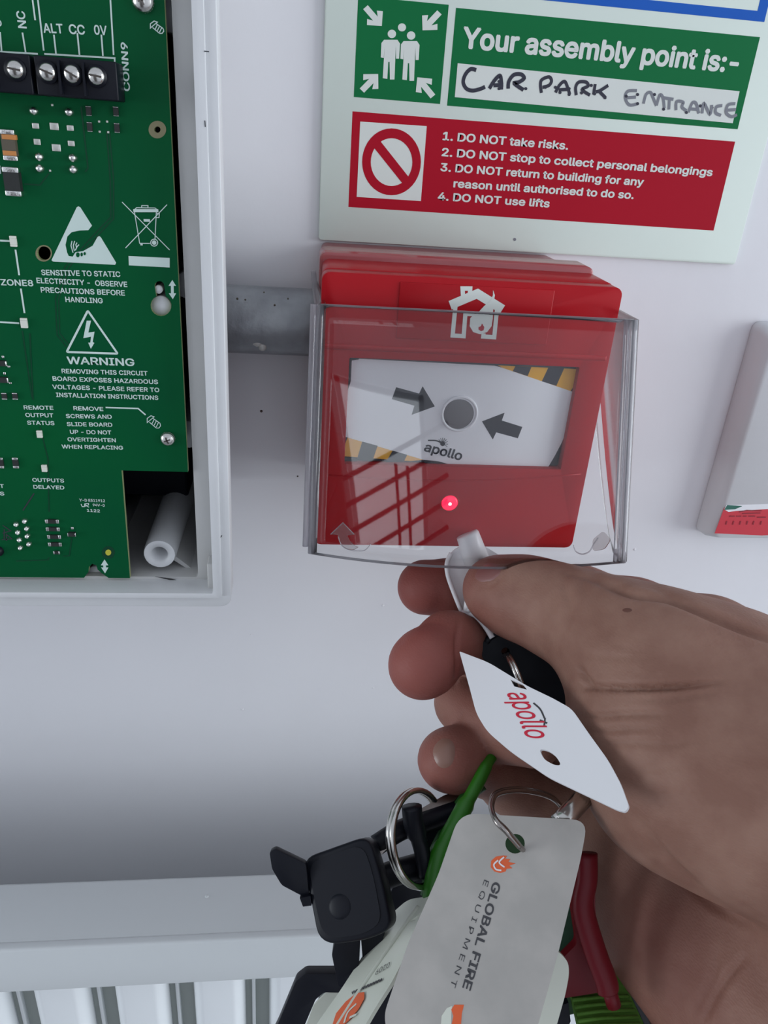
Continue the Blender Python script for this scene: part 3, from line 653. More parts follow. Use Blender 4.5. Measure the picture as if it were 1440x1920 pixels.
# indicator
lc = pf.at(843, 943); lc = Vector((lc.x, -DF, lc.z))
tube('indicator_bezel', ring_pts(lc+Vector((0, -.1, 0)), (0, 1, 0), 3.0, 30), .35, m_clear, mc, 8, closed=True)
dome('indicator_lens', lc, (0, -1, 0), 2.7, .9, m_led, mc, 24, 5)['label'] = 'glowing red indicator light'
dome('indicator_core', lc+Vector((0, -.75, 0)), (0, -1, 0), .6, .35, m_ledc, mc, 12, 3)
# clear hinged shield
def cp(px, py, d): return wallplane(d).at(px, py)
TL, TR, BR, BL, BM = cp(601, 571, 66), cp(1188, 600, 70), cp(1166, 1054, 85), cp(584, 1037, 80), cp(870, 1064, 84)
n1, n2 = 22, 14
def patch(u, v):
    top = TL.lerp(TR, u); bot = BL*((1-u)*(1-2*u))+BM*(4*u*(1-u))+BR*(u*(2*u-1)); bot = bot
    return top.lerp(bot, v)
V = []; Fc = []
for i in range(n1+1):
    for j in range(n2+1):
        V.append(patch(i/n1, j/n2)/1000)
for i in range(n1):
    for j in range(n2):
        a = i*(n2+1)+j; Fc.append((a, a+1, a+n2+2, a+n2+1))
sh = link('clear_shield', V, Fc, m_clear, mc, smooth=True); sh['label'] = 'transparent hinged cover'
so = sh.modifiers.new('solid', 'SOLIDIFY'); so.thickness = .0016; so.offset = 0
def sidewall(name, u, prof, flare):
    V = []; k = 18; rows = 8
    for j in range(k+1):
        v = j/k; p = patch(u, v); dep = prof(v)
        for i in range(rows+1):
            t = i/rows; V.append((p+Vector((flare*t, dep*t, 0)))/1000)
    Fc = [(j*(rows+1)+i, j*(rows+1)+i+1, (j+1)*(rows+1)+i+1, (j+1)*(rows+1)+i) for j in range(k) for i in range(rows)]
    o = link(name, V, Fc, m_clears, sh, smooth=True); s = o.modifiers.new('solid', 'SOLIDIFY'); s.thickness = .0016; return o
sidewall('shield_side', 0, lambda v: 42*(1-v*.75), -2.0)
sidewall('shield_side', 1, lambda v: 34*(1-v)**.7+6, -.6)
tube('shield_rim', [patch(0, v) for v in np.linspace(-.0, 1, 20)], 1.15, m_glass, sh, 10)
tube('shield_rim', [patch(0, v)+Vector((-1.9, 0, 0)) for v in np.linspace(-.0, .97, 20)], .9, m_glass, sh, 10)
tube('shield_rim', [patch(1, v) for v in np.linspace(0, 1, 20)], 1.25, m_glass, sh, 10)
tube('shield_rim', [patch(1, v)+Vector((-2.0, 0, 0)) for v in np.linspace(0, 1, 20)], .8, m_glass, sh, 10)
tube('shield_bottom_edge', [patch(u, 1) for u in np.linspace(0, 1, 28)], .42, m_glass, sh, 8)
tube('shield_top_edge', [patch(u, 0) for u in np.linspace(0, 1, 20)], .25, m_glass, sh, 8)
lv = cp(583, 506, 24); lv2 = cp(592, 568, 52)
prism_pts('hinge_lug', [lv, lv+Vector((1.6, 0, 0)), lv2+Vector((1.2, 0, 0)), lv2+Vector((-.4, 0, 0))], [p+Vector((0, 3, -1)) for p in (lv, lv+Vector((1.6, 0, 0)), lv2+Vector((1.2, 0, 0)), lv2+Vector((-.4, 0, 0)))], m_glass, sh)
# moulded arrow in the lower corner
pcv = Plane(patch(.15, .9), (patch(.3, .9)-patch(.1, .9)).cross(patch(.15, .98)-patch(.15, .8)))
m_frost = clearmat('frosted_emboss', (.86, .84, .84), 1.7, .3)
ar = [(620, 1002), (643, 980), (664, 1002), (651, 1004), (656, 1015), (666, 1024), (672, 1026), (664, 1031), (650, 1030), (640, 1022), (634, 1010), (633, 1003)]
ppoly('moulded_arrow', pcv, ar, 1.3, .5, m_frost, sh)
tube('moulded_arrow_outline', [pcv.at(x, y, 1.35) for x, y in ((620, 1002), (643, 980), (664, 1002))], .16, m_glass, sh, 6)
tube('moulded_arrow_outline', [pcv.at(x, y, 1.35) for x, y in sm([(634, 1006), (641, 1023), (655, 1031), (672, 1033), (685, 1031), (695, 1020)])], .14, m_glass, sh, 6)
pcr = Plane(patch(.88, .9), (patch(.95, .9)-patch(.8, .9)).cross(patch(.88, .98)-patch(.88, .8)))
tube('moulded_arrow_outline', [pcr.at(x, y, 1.35) for x, y in sm([(1075, 1022), (1080, 1034), (1092, 1039), (1105, 1034), (1112, 1022), (1122, 1008)])], .2, m_glass, sh, 6)
ppoly('moulded_arrow', pcr, rpoly([(1112, 1012), (1132, 996), (1146, 1012), (1134, 1030), (1112, 1034)], 6), 1.3, .4, m_frost, sh)

# ------------------------------------------------------------------ white wall box at the right edge
wb = thing('wall_box', 'white plastic box with torn red sticker at the lower corner, right of the call point', 'box', W(215, 0, -140))
loft('casing', [sec(173.5, 262, -143.5, -52, 3, 0), sec(174.0, 261, -143.2, -52.6, 3, 5), sec(177.2, 259, -141.8, -55.5, 2.5, 9.5), sec(178.5, 258, -141.0, -56.5, 2, 10)], m_abs, wb, .5)
pbx = wallplane(10)
ppoly('sticker', pbx, [(1358, 952), (1440, 948), (1520, 944), (1520, 1000), (1428, 1004), (1340, 1000)], .1, .08, mat('sticker_red', (.62, .035, .055), .4), wb)['label'] = 'red sticker'
ppoly('sticker_edge', pbx, [(1362, 947), (1440, 945), (1520, 943), (1520, 950), (1380, 958), (1366, 960), (1358, 955)], .14, .08, m_paper, wb)
ppoly('sticker_green_strip', pbx, [(1364, 947), (1392, 949), (1378, 955), (1358, 956)], .2, .08, mat('sticker_green', (.02, .14, .10), .5), wb)
m_dr = mat('sticker_print', (.28, .01, .025), .5)
strokes('sticker_print', pbx, [[(1386, 960), (1400, 957), (1428, 958)], [(1392, 963), (1426, 962)], [(1368, 968), (1378, 968)], [(1381, 968), (1390, 968)], [(1394, 968), (1400, 968)], [(1404, 968), (1416, 968)], [(1420, 970), (1436, 970)]]
        + [[(x, 977), (x-2, 984)] for x in (1363, 1376, 1389, 1402, 1414, 1428)], .5, .22, m_dr, wb)

# ------------------------------------------------------------------ radiator below
rd = thing('radiator', 'white enamelled panel radiator with vertical flutes, below the alarm panel', 'radiator', W(50, 60, -330))
HT = -269.35
box('top_cover', -420, 520, 66.4, 91, HT-1.6, HT, m_rad, rd, .5)
box('front_header', -420, 520, 90.2, 94.0, HT-24.0, HT+.3, m_rad, rd, 1.1)
box('rear_panel', -420, 520, 60, 64, HT-420, HT-8, m_rad, rd)
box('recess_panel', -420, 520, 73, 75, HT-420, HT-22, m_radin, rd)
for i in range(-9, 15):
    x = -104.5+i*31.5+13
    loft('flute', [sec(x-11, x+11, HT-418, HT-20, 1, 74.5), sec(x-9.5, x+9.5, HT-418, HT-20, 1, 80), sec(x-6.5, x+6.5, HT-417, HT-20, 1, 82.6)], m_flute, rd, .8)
    box('seam', x+13.6, x+15.0, 74.5, 77.5, HT-418, HT-20, m_rad, rd, .3)
dome('paint_nib', W(-32, 75, HT)*1000, (0, 0, 1), .8, .5, m_rad, rd, 8, 3)
for sx in (-300, 400): box('wall_bracket', sx, sx+30, 0, 62, HT-60, HT-40, m_rad, rd)

# ------------------------------------------------------------------ the hand: one smooth surface grown around a posed skeleton
def camv(px, py, Z): return np.array([(px-720)/F*Z, (py-960)/F*Z, Z])
# chains: (pixel x, pixel y, depth from the lens in mm, radius in mm)
H_ = 0.8
bx0, bx1, by0, by1, bz0, bz1 = -4, 150, 8, 172, 128, 290
gx = np.arange(bx0, bx1, H_, dtype=np.float32); gy = np.arange(by0, by1, H_, dtype=np.float32); gz = np.arange(bz0, bz1, H_, dtype=np.float32)
FIELD = np.full((len(gx), len(gy), len(gz)), 50, np.float32)
def cone(Fd, a, b, k, sc=None):
    """round cone between a and b (x,y,z,r), blended with smoothness k"""
    ra, rb = a[3], b[3]; A, B = np.array(a[:3]), np.array(b[:3]); R = max(ra, rb)+k+3
    lo = np.minimum(A, B)-R; hi = np.maximum(A, B)+R
    i0, i1 = np.searchsorted(gx, lo[0]), np.searchsorted(gx, hi[0]); j0, j1 = np.searchsorted(gy, lo[1]), np.searchsorted(gy, hi[1]); k0, k1 = np.searchsorted(gz, lo[2]), np.searchsorted(gz, hi[2])
    if i0 >= i1 or j0 >= j1 or k0 >= k1: return
    X = gx[i0:i1, None, None]; Y = gy[None, j0:j1, None]; Zz = gz[None, None, k0:k1]
    d = B-A; L2 = float(d@d)+1e-6
    t = ((X-A[0])*d[0]+(Y-A[1])*d[1]+(Zz-A[2])*d[2])/L2; t = np.clip(t, 0, 1)
    q = np.sqrt((X-A[0]-t*d[0])**2+(Y-A[1]-t*d[1])**2+(Zz-A[2]-t*d[2])**2)-(ra+(rb-ra)*t)
    S = Fd[i0:i1, j0:j1, k0:k1]
    h = np.clip(k-np.abs(S-q), 0, None)/k
    S[...] = np.minimum(S, q)-h*h*k*.25
def chain(Fd, pts, k):
    P = [(*camv(p[0], p[1], p[2]), p[3]) for p in pts]
    for a, b in zip(P[:-1], P[1:]): cone(Fd, a, b, k)
FINGERS = dict(
 index=[(797, 1101, 262, 9.6), (850, 1103, 266, 9.5), (905, 1108, 270, 9.7), (1085, 1118, 262, 10.0), (1190, 1152, 250, 11.2), (1318, 1205, 236, 13.5)],
 middle=[(789, 1249, 231, 9.7), (797, 1243, 232, 10.1), (842, 1206, 243, 9.9), (880, 1205, 252, 9.7), (930, 1206, 259, 10.0), (1120, 1260, 262, 10.5), (1310, 1290, 240, 13)],
 ring=[(1000, 1385, 232, 8.8), (950, 1368, 238, 9.2), (905, 1342, 246, 9.3), (872, 1318, 254, 9.2), (930, 1340, 262, 9.5), (1120, 1400, 264, 10.5), (1290, 1420, 240, 13)],
 little=[(838, 1425, 233, 8.9), (856, 1424, 236, 9.3), (905, 1434, 247, 8.8), (965, 1468, 256, 10.3), (1090, 1502, 260, 12), (1270, 1560, 236, 14)],
)
G = {}
first = True
def newf(): return np.full(FIELD.shape, 50, np.float32)
fl_ = newf()
for nm, ch in FINGERS.items():
    g = newf(); chain(g, ch, 3 if nm == 'middle' else 5)
    h = np.clip(1.0-np.abs(fl_-g), 0, None); fl_ = np.minimum(fl_, g)-h*h*.25
# palm, thenar, wrist
pm = newf()
chain(pm, [(1318, 1215, 234, 14.5), (1345, 1300, 228, 17), (1340, 1420, 226, 19), (1320, 1560, 222, 19)], 16)
chain(pm, [(1330, 1250, 232, 14), (1460, 1330, 212, 17), (1540, 1500, 192, 24)], 16)
chain(pm, [(1180, 1490, 250, 14), (1232, 1620, 236, 20), (1305, 1730, 226, 24), (1440, 1850, 208, 28), (1620, 1980, 185, 31)], 18)
chain(pm, [(1222, 1560, 240, 17.5), (1232, 1660, 234, 19), (1266, 1745, 226, 20), (1340, 1830, 216, 19.5), (1480, 1930, 198, 21)], 14)
chain(pm, [(1350, 1420, 222, 19), (1500, 1540, 208, 23), (1760, 1740, 172, 27), (2000, 2020, 145, 31)], 16)
td = newf(); th = newf()
chain(td, [(925, 1103, 243, 9.3), (958, 1116, 240, 10.6), (1010, 1130, 235, 11.4), (1080, 1160, 226, 13.0), (1150, 1195, 215, 14.8), (1250, 1250, 203, 17.5)], 9)
chain(th, [(1215, 1262, 206, 17), (1248, 1370, 200, 20), (1300, 1450, 194, 21.5), (1420, 1500, 186, 21.5), (1640, 1620, 168, 23)], 14)
chain(th, [(1250, 1250, 206, 17), (1370, 1300, 204, 19), (1470, 1420, 192, 22)], 16)
chain(th, [(1188, 1335, 206, 13.5), (1200, 1400, 205, 14), (1240, 1475, 200, 15)], 10)
def smin(a, b, k):
    h = np.clip(k-np.abs(a-b), 0, None)/k; return np.minimum(a, b)-h*h*k*.25
pm = smin(pm, th, 7)
FIELD = smin(smin(pm, td, 9), smin(fl_, pm, 4.0), 1.0)
del fl_, pm, th, td
def surface_nets(S, org, h):
    nx, ny, nz = S.shape; ins = S < 0
    acc = {}
    cells = []; pos = []
    quads = []
    idx = np.arange(nx*ny*nz).reshape(nx, ny, nz)
    for ax in range(3):
        sl0 = [slice(None)]*3; sl1 = [slice(None)]*3; sl0[ax] = slice(0, -1); sl1[ax] = slice(1, None)
        a = ins[tuple(sl0)]; b = ins[tuple(sl1)]; e = np.argwhere(a != b)
        s0 = S[tuple(sl0)][a != b]; s1 = S[tuple(sl1)][a != b]; flip = a[a != b]
        t = s0/(s0-s1); p = e.astype(np.float64); p[:, ax] += t
        o1, o2 = [(1, 2), (2, 0), (0, 1)][ax]
        cs = []
        for da, db in ((0, 0), (1, 0), (1, 1), (0, 1)):
            c = e.copy(); c[:, o1] -= da; c[:, o2] -= db; cs.append(c)
        ok = np.all([(c >= 0).all(1) for c in cs], axis=0)
        cs = [c[ok] for c in cs]; p = p[ok]; flip = flip[ok]
        ids = [c[:, 0]*ny*nz+c[:, 1]*nz+c[:, 2] for c in cs]
        for i_ in ids: cells.append(i_); pos.append(p)
        qd = np.stack(ids, 1); qd[~flip] = qd[~flip][:, ::-1]; quads.append(qd)
    cells = np.concatenate(cells); pos = np.concatenate(pos); quads = np.concatenate(quads)
    u, inv = np.unique(cells, return_inverse=True); cnt = np.bincount(inv)
    V = np.stack([np.bincount(inv, pos[:, k])/cnt for k in range(3)], 1)
    return V*h+np.array(org), np.searchsorted(u, quads)
HV, HQ = surface_nets(FIELD, (bx0, by0, bz0), H_)
del FIELD
# relax the surface a little
def relax(V, Q, n, lam=.5):
    E1 = np.concatenate([Q[:, 0], Q[:, 1], Q[:, 2], Q[:, 3]]); E2 = np.concatenate([Q[:, 1], Q[:, 2], Q[:, 3], Q[:, 0]])
    A = np.concatenate([E1, E2]); B = np.concatenate([E2, E1]); c = np.bincount(A, minlength=len(V))[:, None]
    for _ in range(n):
        S_ = np.stack([np.bincount(A, V[B, k], minlength=len(V)) for k in range(3)], 1)/c; V = V+(S_-V)*lam
    return V
HV = relax(HV, HQ, 5)
def vnormals(V, Q):
    n = np.cross(V[Q[:, 2]]-V[Q[:, 0]], V[Q[:, 3]]-V[Q[:, 1]]); N = np.zeros_like(V)
    for k in range(4):
        for c in range(3): N[:, c] += np.bincount(Q[:, k], n[:, c], minlength=len(V))
    return N/(np.linalg.norm(N, axis=1)[:, None]+1e-9)
HN = vnormals(HV, HQ)
if np.mean(np.sum(HN*(HV-HV.mean(0)), 1)) < 0: HQ = HQ[:, ::-1]; HN = -HN
PXY = np.stack([HV[:, 0]/HV[:, 2]*F+720, HV[:, 1]/HV[:, 2]*F+960], 1)
facing = np.clip(-np.sum(HN*HV, 1)/np.linalg.norm(HV, axis=1), 0, 1)
def crease(pts, width, depth, zmax=999, zmin=0, taper=True):
    """skin fold following a line across the skin; sunk into the surface"""
    global HV
    P = np.array([(v.x, v.y) for v in smoothline([(a, b, 0) for a, b in pts], 5)])
    best = np.full(len(HV), 1e9); tt = np.zeros(len(HV))
    lo = P.min(0)-width*4; hi = P.max(0)+width*4
    sel = np.where((PXY[:, 0] > lo[0]) & (PXY[:, 0] < hi[0]) & (PXY[:, 1] > lo[1]) & (PXY[:, 1] < hi[1]) & (facing > .05) & (HV[:, 2] < zmax) & (HV[:, 2] > zmin))[0]
    q_ = PXY[sel]; bs = np.full(len(sel), 1e9); ts = np.zeros(len(sel))
    for i in range(len(P)-1):
        a, b = P[i], P[i+1]; d = b-a; t = np.clip(((q_-a)@d)/(d@d+1e-9), 0, 1); r = np.linalg.norm(q_-a-t[:, None]*d, axis=1)
        m_ = r < bs; bs[m_] = r[m_]; ts[m_] = (i+t[m_])/(len(P)-1)
    w = np.exp(-(bs/width)**2)*(np.sin(np.pi*np.clip(ts*.94+.03, 0, 1))**.9 if taper else 1)
    HV[sel] -= HN[sel]*(depth*w*np.clip(facing[sel]*2, 0, 1))[:, None]
ZT_ = 235
for pts, w, dp in (
    ([(1078, 1290), (1110, 1288), (1180, 1290), (1250, 1288), (1300, 1284), (1360, 1276)], 5.5, 2.6), ([(1084, 1250), (1098, 1275), (1110, 1284)], 7, 1.9),
    ([(1088, 1345), (1130, 1342), (1200, 1338), (1260, 1340)], 6, 1.2), ([(1095, 1375), (1160, 1368), (1230, 1366)], 6, .85),
    ([(1110, 1400), (1180, 1392), (1260, 1395), (1330, 1385)], 7, .7), ([(1140, 1455), (1230, 1440), (1330, 1430)], 7, .35),
    ([(1085, 1225), (1150, 1232), (1230, 1232)], 7, .35), ([(1180, 1310), (1240, 1312), (1300, 1306), (1350, 1296)], 5, .6),
    ([(1135, 1200), (1180, 1216), (1230, 1222)], 6, .3), ([(1160, 1500), (1250, 1490), (1350, 1500)], 8, .3),
    ([(1055, 1090), (1066, 1130), (1062, 1180)], 8, .6), ([(1090, 1085), (1100, 1120)], 7, .3),
    ([(1060, 1072), (1110, 1084), (1180, 1112), (1255, 1122), (1342, 1158), (1395, 1180), (1450, 1200), (1520, 1225)], 7, 2.2),
    ([(1090, 1062), (1140, 1088), (1175, 1098)], 6, 1.0), ([(1200, 1092), (1240, 1106), (1270, 1120)], 5, .8),
    ([(948, 1058), (940, 1080), (920, 1098), (893, 1100)], 4, .35)):
    crease(pts, w, dp, ZT_+20)
crease([(1190, 1530), (1240, 1598), (1300, 1662), (1345, 1700), (1450, 1752), (1540, 1790)], 10, 1.6, 260)
crease([(1232, 1600), (1236, 1660), (1228, 1720)], 10, .7, 260); crease([(1345, 1770), (1338, 1830), (1300, 1900)], 9, .6, 260)
crease([(1400, 1790), (1350, 1850), (1318, 1915)], 8, 1.0, 260)
crease([(861, 1160), (856, 1200), (858, 1250), (850, 1290)], 4, 1.1, 270)
crease([(733, 1218), (760, 1195)], 5, .5, 250); crease([(869, 1085), (862, 1110), (868, 1150)], 5, .5, 275)
crease([(868, 1330), (866, 1350)], 4, .4, 275)
HN = vnormals(HV, HQ)
HN = HN if np.mean(np.sum(HN*(HV-HV.mean(0)), 1)) > 0 else -HN
world_pts = np.array([[*CAMP]])+HV[:, :1]*np.array([[*R_]])+HV[:, 1:2]*np.array([[*D_]])+HV[:, 2:3]*np.array([[*K_]])
# redness of fingertips and knuckle pads, stored as the skin's own colouring
red = np.zeros(len(HV))
for (x, y, Z, r, s) in ((790, 1100, 262, 22, 1), (788, 1240, 232, 22, 1), (850, 1200, 240, 16, .6), (840, 1440, 233, 16, .8), (880, 1085, 243, 12, .45), (930, 1380, 240, 18, .5), (1010, 1190, 240, 16, .4), (1240, 1790, 205, 26, .35), (1180, 1090, 255, 20, .35)):
    c = camv(x, y, Z); red = np.maximum(red, s*np.exp(-(np.linalg.norm(HV-c, axis=1)/r)**2))
m_skin = bpy.data.materials.new('skin'); m_skin.use_nodes = True; nt = m_skin.node_tree; b = nt.nodes['Principled BSDF']
at_ = nt.nodes.new('ShaderNodeAttribute'); at_.attribute_name = 'redness'
tc = nt.nodes.new('ShaderNodeTexCoord')
n1_ = nt.nodes.new('ShaderNodeTexNoise'); n1_.inputs['Scale'].default_value = 95; n1_.inputs['Detail'].default_value = 5; nt.links.new(tc.outputs['Object'], n1_.inputs['Vector'])
rp_ = nt.nodes.new('ShaderNodeValToRGB'); rp_.color_ramp.elements[0].position = .36; rp_.color_ramp.elements[1].position = .66
rp_.color_ramp.elements[0].color = (.225, .115, .085, 1); rp_.color_ramp.elements[1].color = (.285, .160, .120, 1)
nt.links.new(n1_.outputs['Fac'], rp_.inputs['Fac'])
mx_ = nt.nodes.new('ShaderNodeMixRGB'); mx_.inputs['Color2'].default_value = (.28, .075, .065, 1)
nt.links.new(at_.outputs['Fac'], mx_.inputs['Fac']); nt.links.new(rp_.outputs['Color'], mx_.inputs['Color1']); nt.links.new(mx_.outputs['Color'], b.inputs['Base Color'])
b.inputs['Roughness'].default_value = .52; b.inputs['Specular IOR Level'].default_value = .2
b.inputs['Subsurface Weight'].default_value = .12; b.inputs['Subsurface Radius'].default_value = (1, .35, .2); b.inputs['Subsurface Scale'].default_value = .0025
mp_ = nt.nodes.new('ShaderNodeMapping'); mp_.inputs['Scale'].default_value = (1, 1, 2.2); nt.links.new(tc.outputs['Object'], mp_.inputs['Vector'])
n2_ = nt.nodes.new('ShaderNodeTexVoronoi'); n2_.inputs['Scale'].default_value = 1100; nt.links.new(mp_.outputs[0], n2_.inputs['Vector'])
n3_ = nt.nodes.new('ShaderNodeTexNoise'); n3_.inputs['Scale'].default_value = 300; n3_.inputs['Detail'].default_value = 6; nt.links.new(mp_.outputs[0], n3_.inputs['Vector'])
ad_ = nt.nodes.new('ShaderNodeMath'); ad_.operation = 'ADD'; nt.links.new(n2_.outputs['Distance'], ad_.inputs[0]); nt.links.new(n3_.outputs['Fac'], ad_.inputs[1])
bp_ = nt.nodes.new('ShaderNodeBump'); bp_.inputs['Strength'].default_value = .2; bp_.inputs['Distance'].default_value = .0004
nt.links.new(ad_.outputs[0], bp_.inputs['Height']); nt.links.new(bp_.outputs[0], b.inputs['Normal'])
hd = thing('person', 'right hand holding a white test key and a bunch of keys under the call point', 'person', cz(1300, 1500, 200)/1000)
me = bpy.data.meshes.new('hand'); me.from_pydata((world_pts/1000).tolist(), [], HQ.tolist()); me.update(); me.materials.append(m_skin)
at2 = me.attributes.new('redness', 'FLOAT', 'POINT'); at2.data.foreach_set('value', red.astype(np.float32))
me.polygons.foreach_set('use_smooth', [True]*len(me.polygons))
ho = bpy.data.objects.new('hand', me); COL.objects.link(ho); ho.parent = hd; ho.matrix_parent_inverse = Matrix.Translation(-Vector(hd.location))
from mathutils.bvhtree import BVHTree
bvh = BVHTree.FromPolygons([Vector(p) for p in world_pts], HQ.tolist())
def onskin(px, py):
    r = ray(px, py).normalized(); h = bvh.ray_cast(CAMP, r); return h[0], h[1]
def skinpatch(name, pts, lift, m, parent, grid=9, bulge=.3):
    """thin plate shaped to the skin under an outline of pixels (nails, moles)"""
    cx = sum(p[0] for p in pts)/len(pts); cy = sum(p[1] for p in pts)/len(pts); V = []; k = len(pts); R = 5
    for i in range(R+1):
        t = 1-i/R*.999
        for (x, y) in pts:
            h, n = onskin(cx+(x-cx)*t, cy+(y-cy)*t)
            if h is None: h = cz(cx, cy, 240); n = -K_
            if n.dot(ray(x, y)) > 0: n = -n
            V.append((h+n*(lift*(1-t**6)+bulge*(1-t*t)-.12))/1000)
    Fc = [(i*k+j, i*k+(j+1) % k, (i+1)*k+(j+1) % k, (i+1)*k+j) for i in range(R) for j in range(k)]
    return link(name, V, Fc, m, parent, smooth=True)
skinpatch('thumb_nail', rpoly([(892, 1066), (915, 1050), (945, 1058), (944, 1074), (925, 1092), (898, 1094), (884, 1085)], 10, 4), .1, m_nail, hd)
skinpatch('little_finger_nail', rpoly([(808, 1400), (828, 1378), (852, 1384), (858, 1410), (848, 1442), (824, 1446), (810, 1424)], 14, 4), .15, m_nail2, hd)
skinpatch('mole', circ(1176, 1144, 11, 12, 5), .12, mat('mole_brown', (.12, .045, .03), .6), hd, bulge=.15)
# ------------------------------------------------------------------ test key and the bunch of keys in the hand
def zpl(Z): return Plane(CAMP+K_*Z, -K_)
def C(x, y, Z): return cz(x, y, Z)
tk = thing('test_key', 'white plastic test key pinched between thumb and forefinger below the call point', 'key', C(880, 1080, 250)/1000)
tube('key_post', [C(876, 1001, 249), C(877, 1003, 249), C(893, 1050, 250.5)], [3.5, 3.8, 4.3], m_white, tk, 24)
ppoly('key_bow', zpl(250.2), rpoly([(858, 1026), (905, 1022), (925, 1034), (964, 1058), (955, 1078), (915, 1075), (885, 1098), (884, 1130), (892, 1150), (868, 1153), (850, 1112), (838, 1080), (837, 1052), (844, 1038)], 9, 4), 0, 1.6, m_white, tk)
tube('bow_edge', [Vector(v) for v in smoothline([C(846, 1037, 249.6), C(838, 1056, 249.4), (C(840, 1080, 249.3)), C(852, 1114, 249.3), C(866, 1148, 249)], 5)], .75, m_white, tk, 8)
tube('key_clip', [C(874, 1146, 244), C(879, 1126, 243.5), C(884, 1122, 243.5)], [1.0, 1.5, .9], m_white, tk, 10)
tube('key_clip', [C(876, 1145, 244), C(890, 1132, 243)], [1.2, 1.1], m_white, tk, 10)
tube('key_blade', smoothline([C(868, 1148, 247), C(890, 1153, 243), C(908, 1171, 241), C(924, 1196, 239)], 5), 1.25, m_white, tk, 10, flat=.7)
bk = thing('car_key', 'large black plastic key head gripped under the thumb behind the white tag', 'key', C(1000, 1240, 248)/1000)
kh = ppoly('key_head', zpl(239.5), rpoly([(904, 1236), (904, 1206), (924, 1185), (982, 1182), (1012, 1196), (1076, 1248), (1098, 1300), (1085, 1345), (1010, 1320), (960, 1275)], 10, 4), 0, 5, m_blackm, bk, holes=[circ(948, 1222, 8, 14)[::-1]])
tube('key_head_rim', smoothline([C(912, 1205, 239.5), C(930, 1190, 239.5), C(980, 1186, 239.5), C(1010, 1199, 239.5), C(1070, 1248, 239.5)], 5), .8, m_blackm, bk, 8)
def splitring(name, label, c, ax1, ax2, r1, r2, wire, m=m_steel, gap=1.5, group=None):
    c = Vector(c); ax1 = Vector(ax1).normalized(); ax2 = Vector(ax2).normalized(); n = ax1.cross(ax2).normalized(); pts = []; k = 88
    for i in range(k+1):
        t = 4*math.pi*i/k; pts.append(c+ax1*r1*math.cos(t)+ax2*r2*math.sin(t)+n*(gap*(i/k-.5)))
    o = tube(name, pts, wire, m, None, 8); tag(o, label, 'ring', group); return o
I = lambda x, y: (R_*x+D_*y)
splitring('split_ring', 'small bright steel ring joining the black key head to the white tag with red lettering', C(963, 1260, 235), I(.35, .94), K_, 5.6, 7, .62, gap=1.9)
# white tag with red lettering
pa = plane3((865, 1225, 224), (1170, 1512, 170), (893, 1340, 207))
ta = thing('key_tag', 'white plastic key tag with red apollo lettering lying across the fingers', 'tag', C(1000, 1380, 200)/1000)
tagout = rpoly([(861, 1221), (916, 1242), (988, 1286), (1036, 1309), (1072, 1329), (1103, 1374), (1140, 1425), (1164, 1470), (1179, 1512), (1172, 1523), (1155, 1518), (1126, 1504), (1029, 1458), (957, 1409), (913, 1371), (893, 1338), (880, 1288), (867, 1242)], [3, 14, 14, 10, 12, 16, 16, 12, 5, 6, 6, 14, 16, 16, 14, 14, 14, 10], 4)
ppoly('tag_body', pa, tagout, .4, .8, m_white, ta, holes=[rpoly([(1010, 1404), (1020, 1424), (1040, 1435), (1053, 1435), (1042, 1417), (1026, 1406)], 9, 4), [(957, 1274), (964, 1287), (988, 1293), (980, 1283)]])
text('apollo', pa, (950, 1299), (988, 1384), 8.4, m_redt, ta, bold=.006, off=.46, skew=.62)
strokes('logo_swoosh', pa, [sm([(1000, 1318), (1013, 1330), (1021, 1347)]), [(1012, 1350), (1026, 1356)], [(1022, 1346), (1020, 1362)]], .45, .46, m_txt, ta)
# white tag with dark lettering and orange flame
pg = plane3((880, 1540, 190), (1085, 1545, 188), (800, 1890, 176))
tg = thing('key_tag', 'large white key tag with GLOBAL FIRE EQUIPMENT lettering hanging below the hand', 'tag', C(930, 1700, 184)/1000)
ppoly('tag_body', pg, rpoly([(862, 1524), (1102, 1538), (1089, 1610), (1047, 1786), (1008, 1925), (985, 2010), (745, 2010), (719, 1905), (765, 1769), (822, 1640)], [34, 30, 20, 20, 20, 40, 40, 20, 20, 20], 6), .4, .9, mat('tag_warm_grey', (.45, .43, .40), .35, var=(90, (.39, .375, .35), .12)), tg, holes=[circ(966, 1582, 18.5, 24)[::-1]])  # warm grey base with fine noise variation
text('GLOBAL FIRE', pg, (925, 1652), (867, 1852), 2.7, m_txt, tg, bold=.022, off=.46)
text('E Q U I P M E N T', pg, (908, 1649), (844, 1849), 1.75, m_txt, tg, bold=-.004, off=.46)
ppoly('flame_logo', pg, [(920, 1626), (921, 1614), (930, 1606), (944, 1604), (951, 1605), (947, 1610), (957, 1611), (953, 1616), (967, 1619), (955, 1623), (961, 1628), (950, 1629), (948, 1634), (938, 1637), (927, 1634)], .46, .05, m_org, tg)
strokes('flame_logo_line', pg, [sm([(934, 1613), (926, 1621), (930, 1630), (940, 1632)]), sm([(945, 1607), (936, 1617), (946, 1626)])], .35, .55, m_white, tg)
ppoly('orange_mark', pg, [(846, 1925), (850, 1905), (846, 1893), (852, 1884), (870, 1884), (866, 1900), (864, 1925)], .46, .05, m_org, tg)
ppoly('cream_mark', pg, [(826, 1930), (828, 1905), (838, 1890), (848, 1886), (846, 1900), (846, 1930)], .44, .04, m_cream, tg)
def loopring(name, label, P, wire, m, off=1.2):
    L = smoothline([C(*p) for p in P]+[C(*P[0])], 6); L = L[:-1]; n = K_*off
    o = tube(name, [p for p in L]+[p+n for p in L[:int(len(L)*.9)]], wire, m, None, 8); return tag(o, label, 'ring')
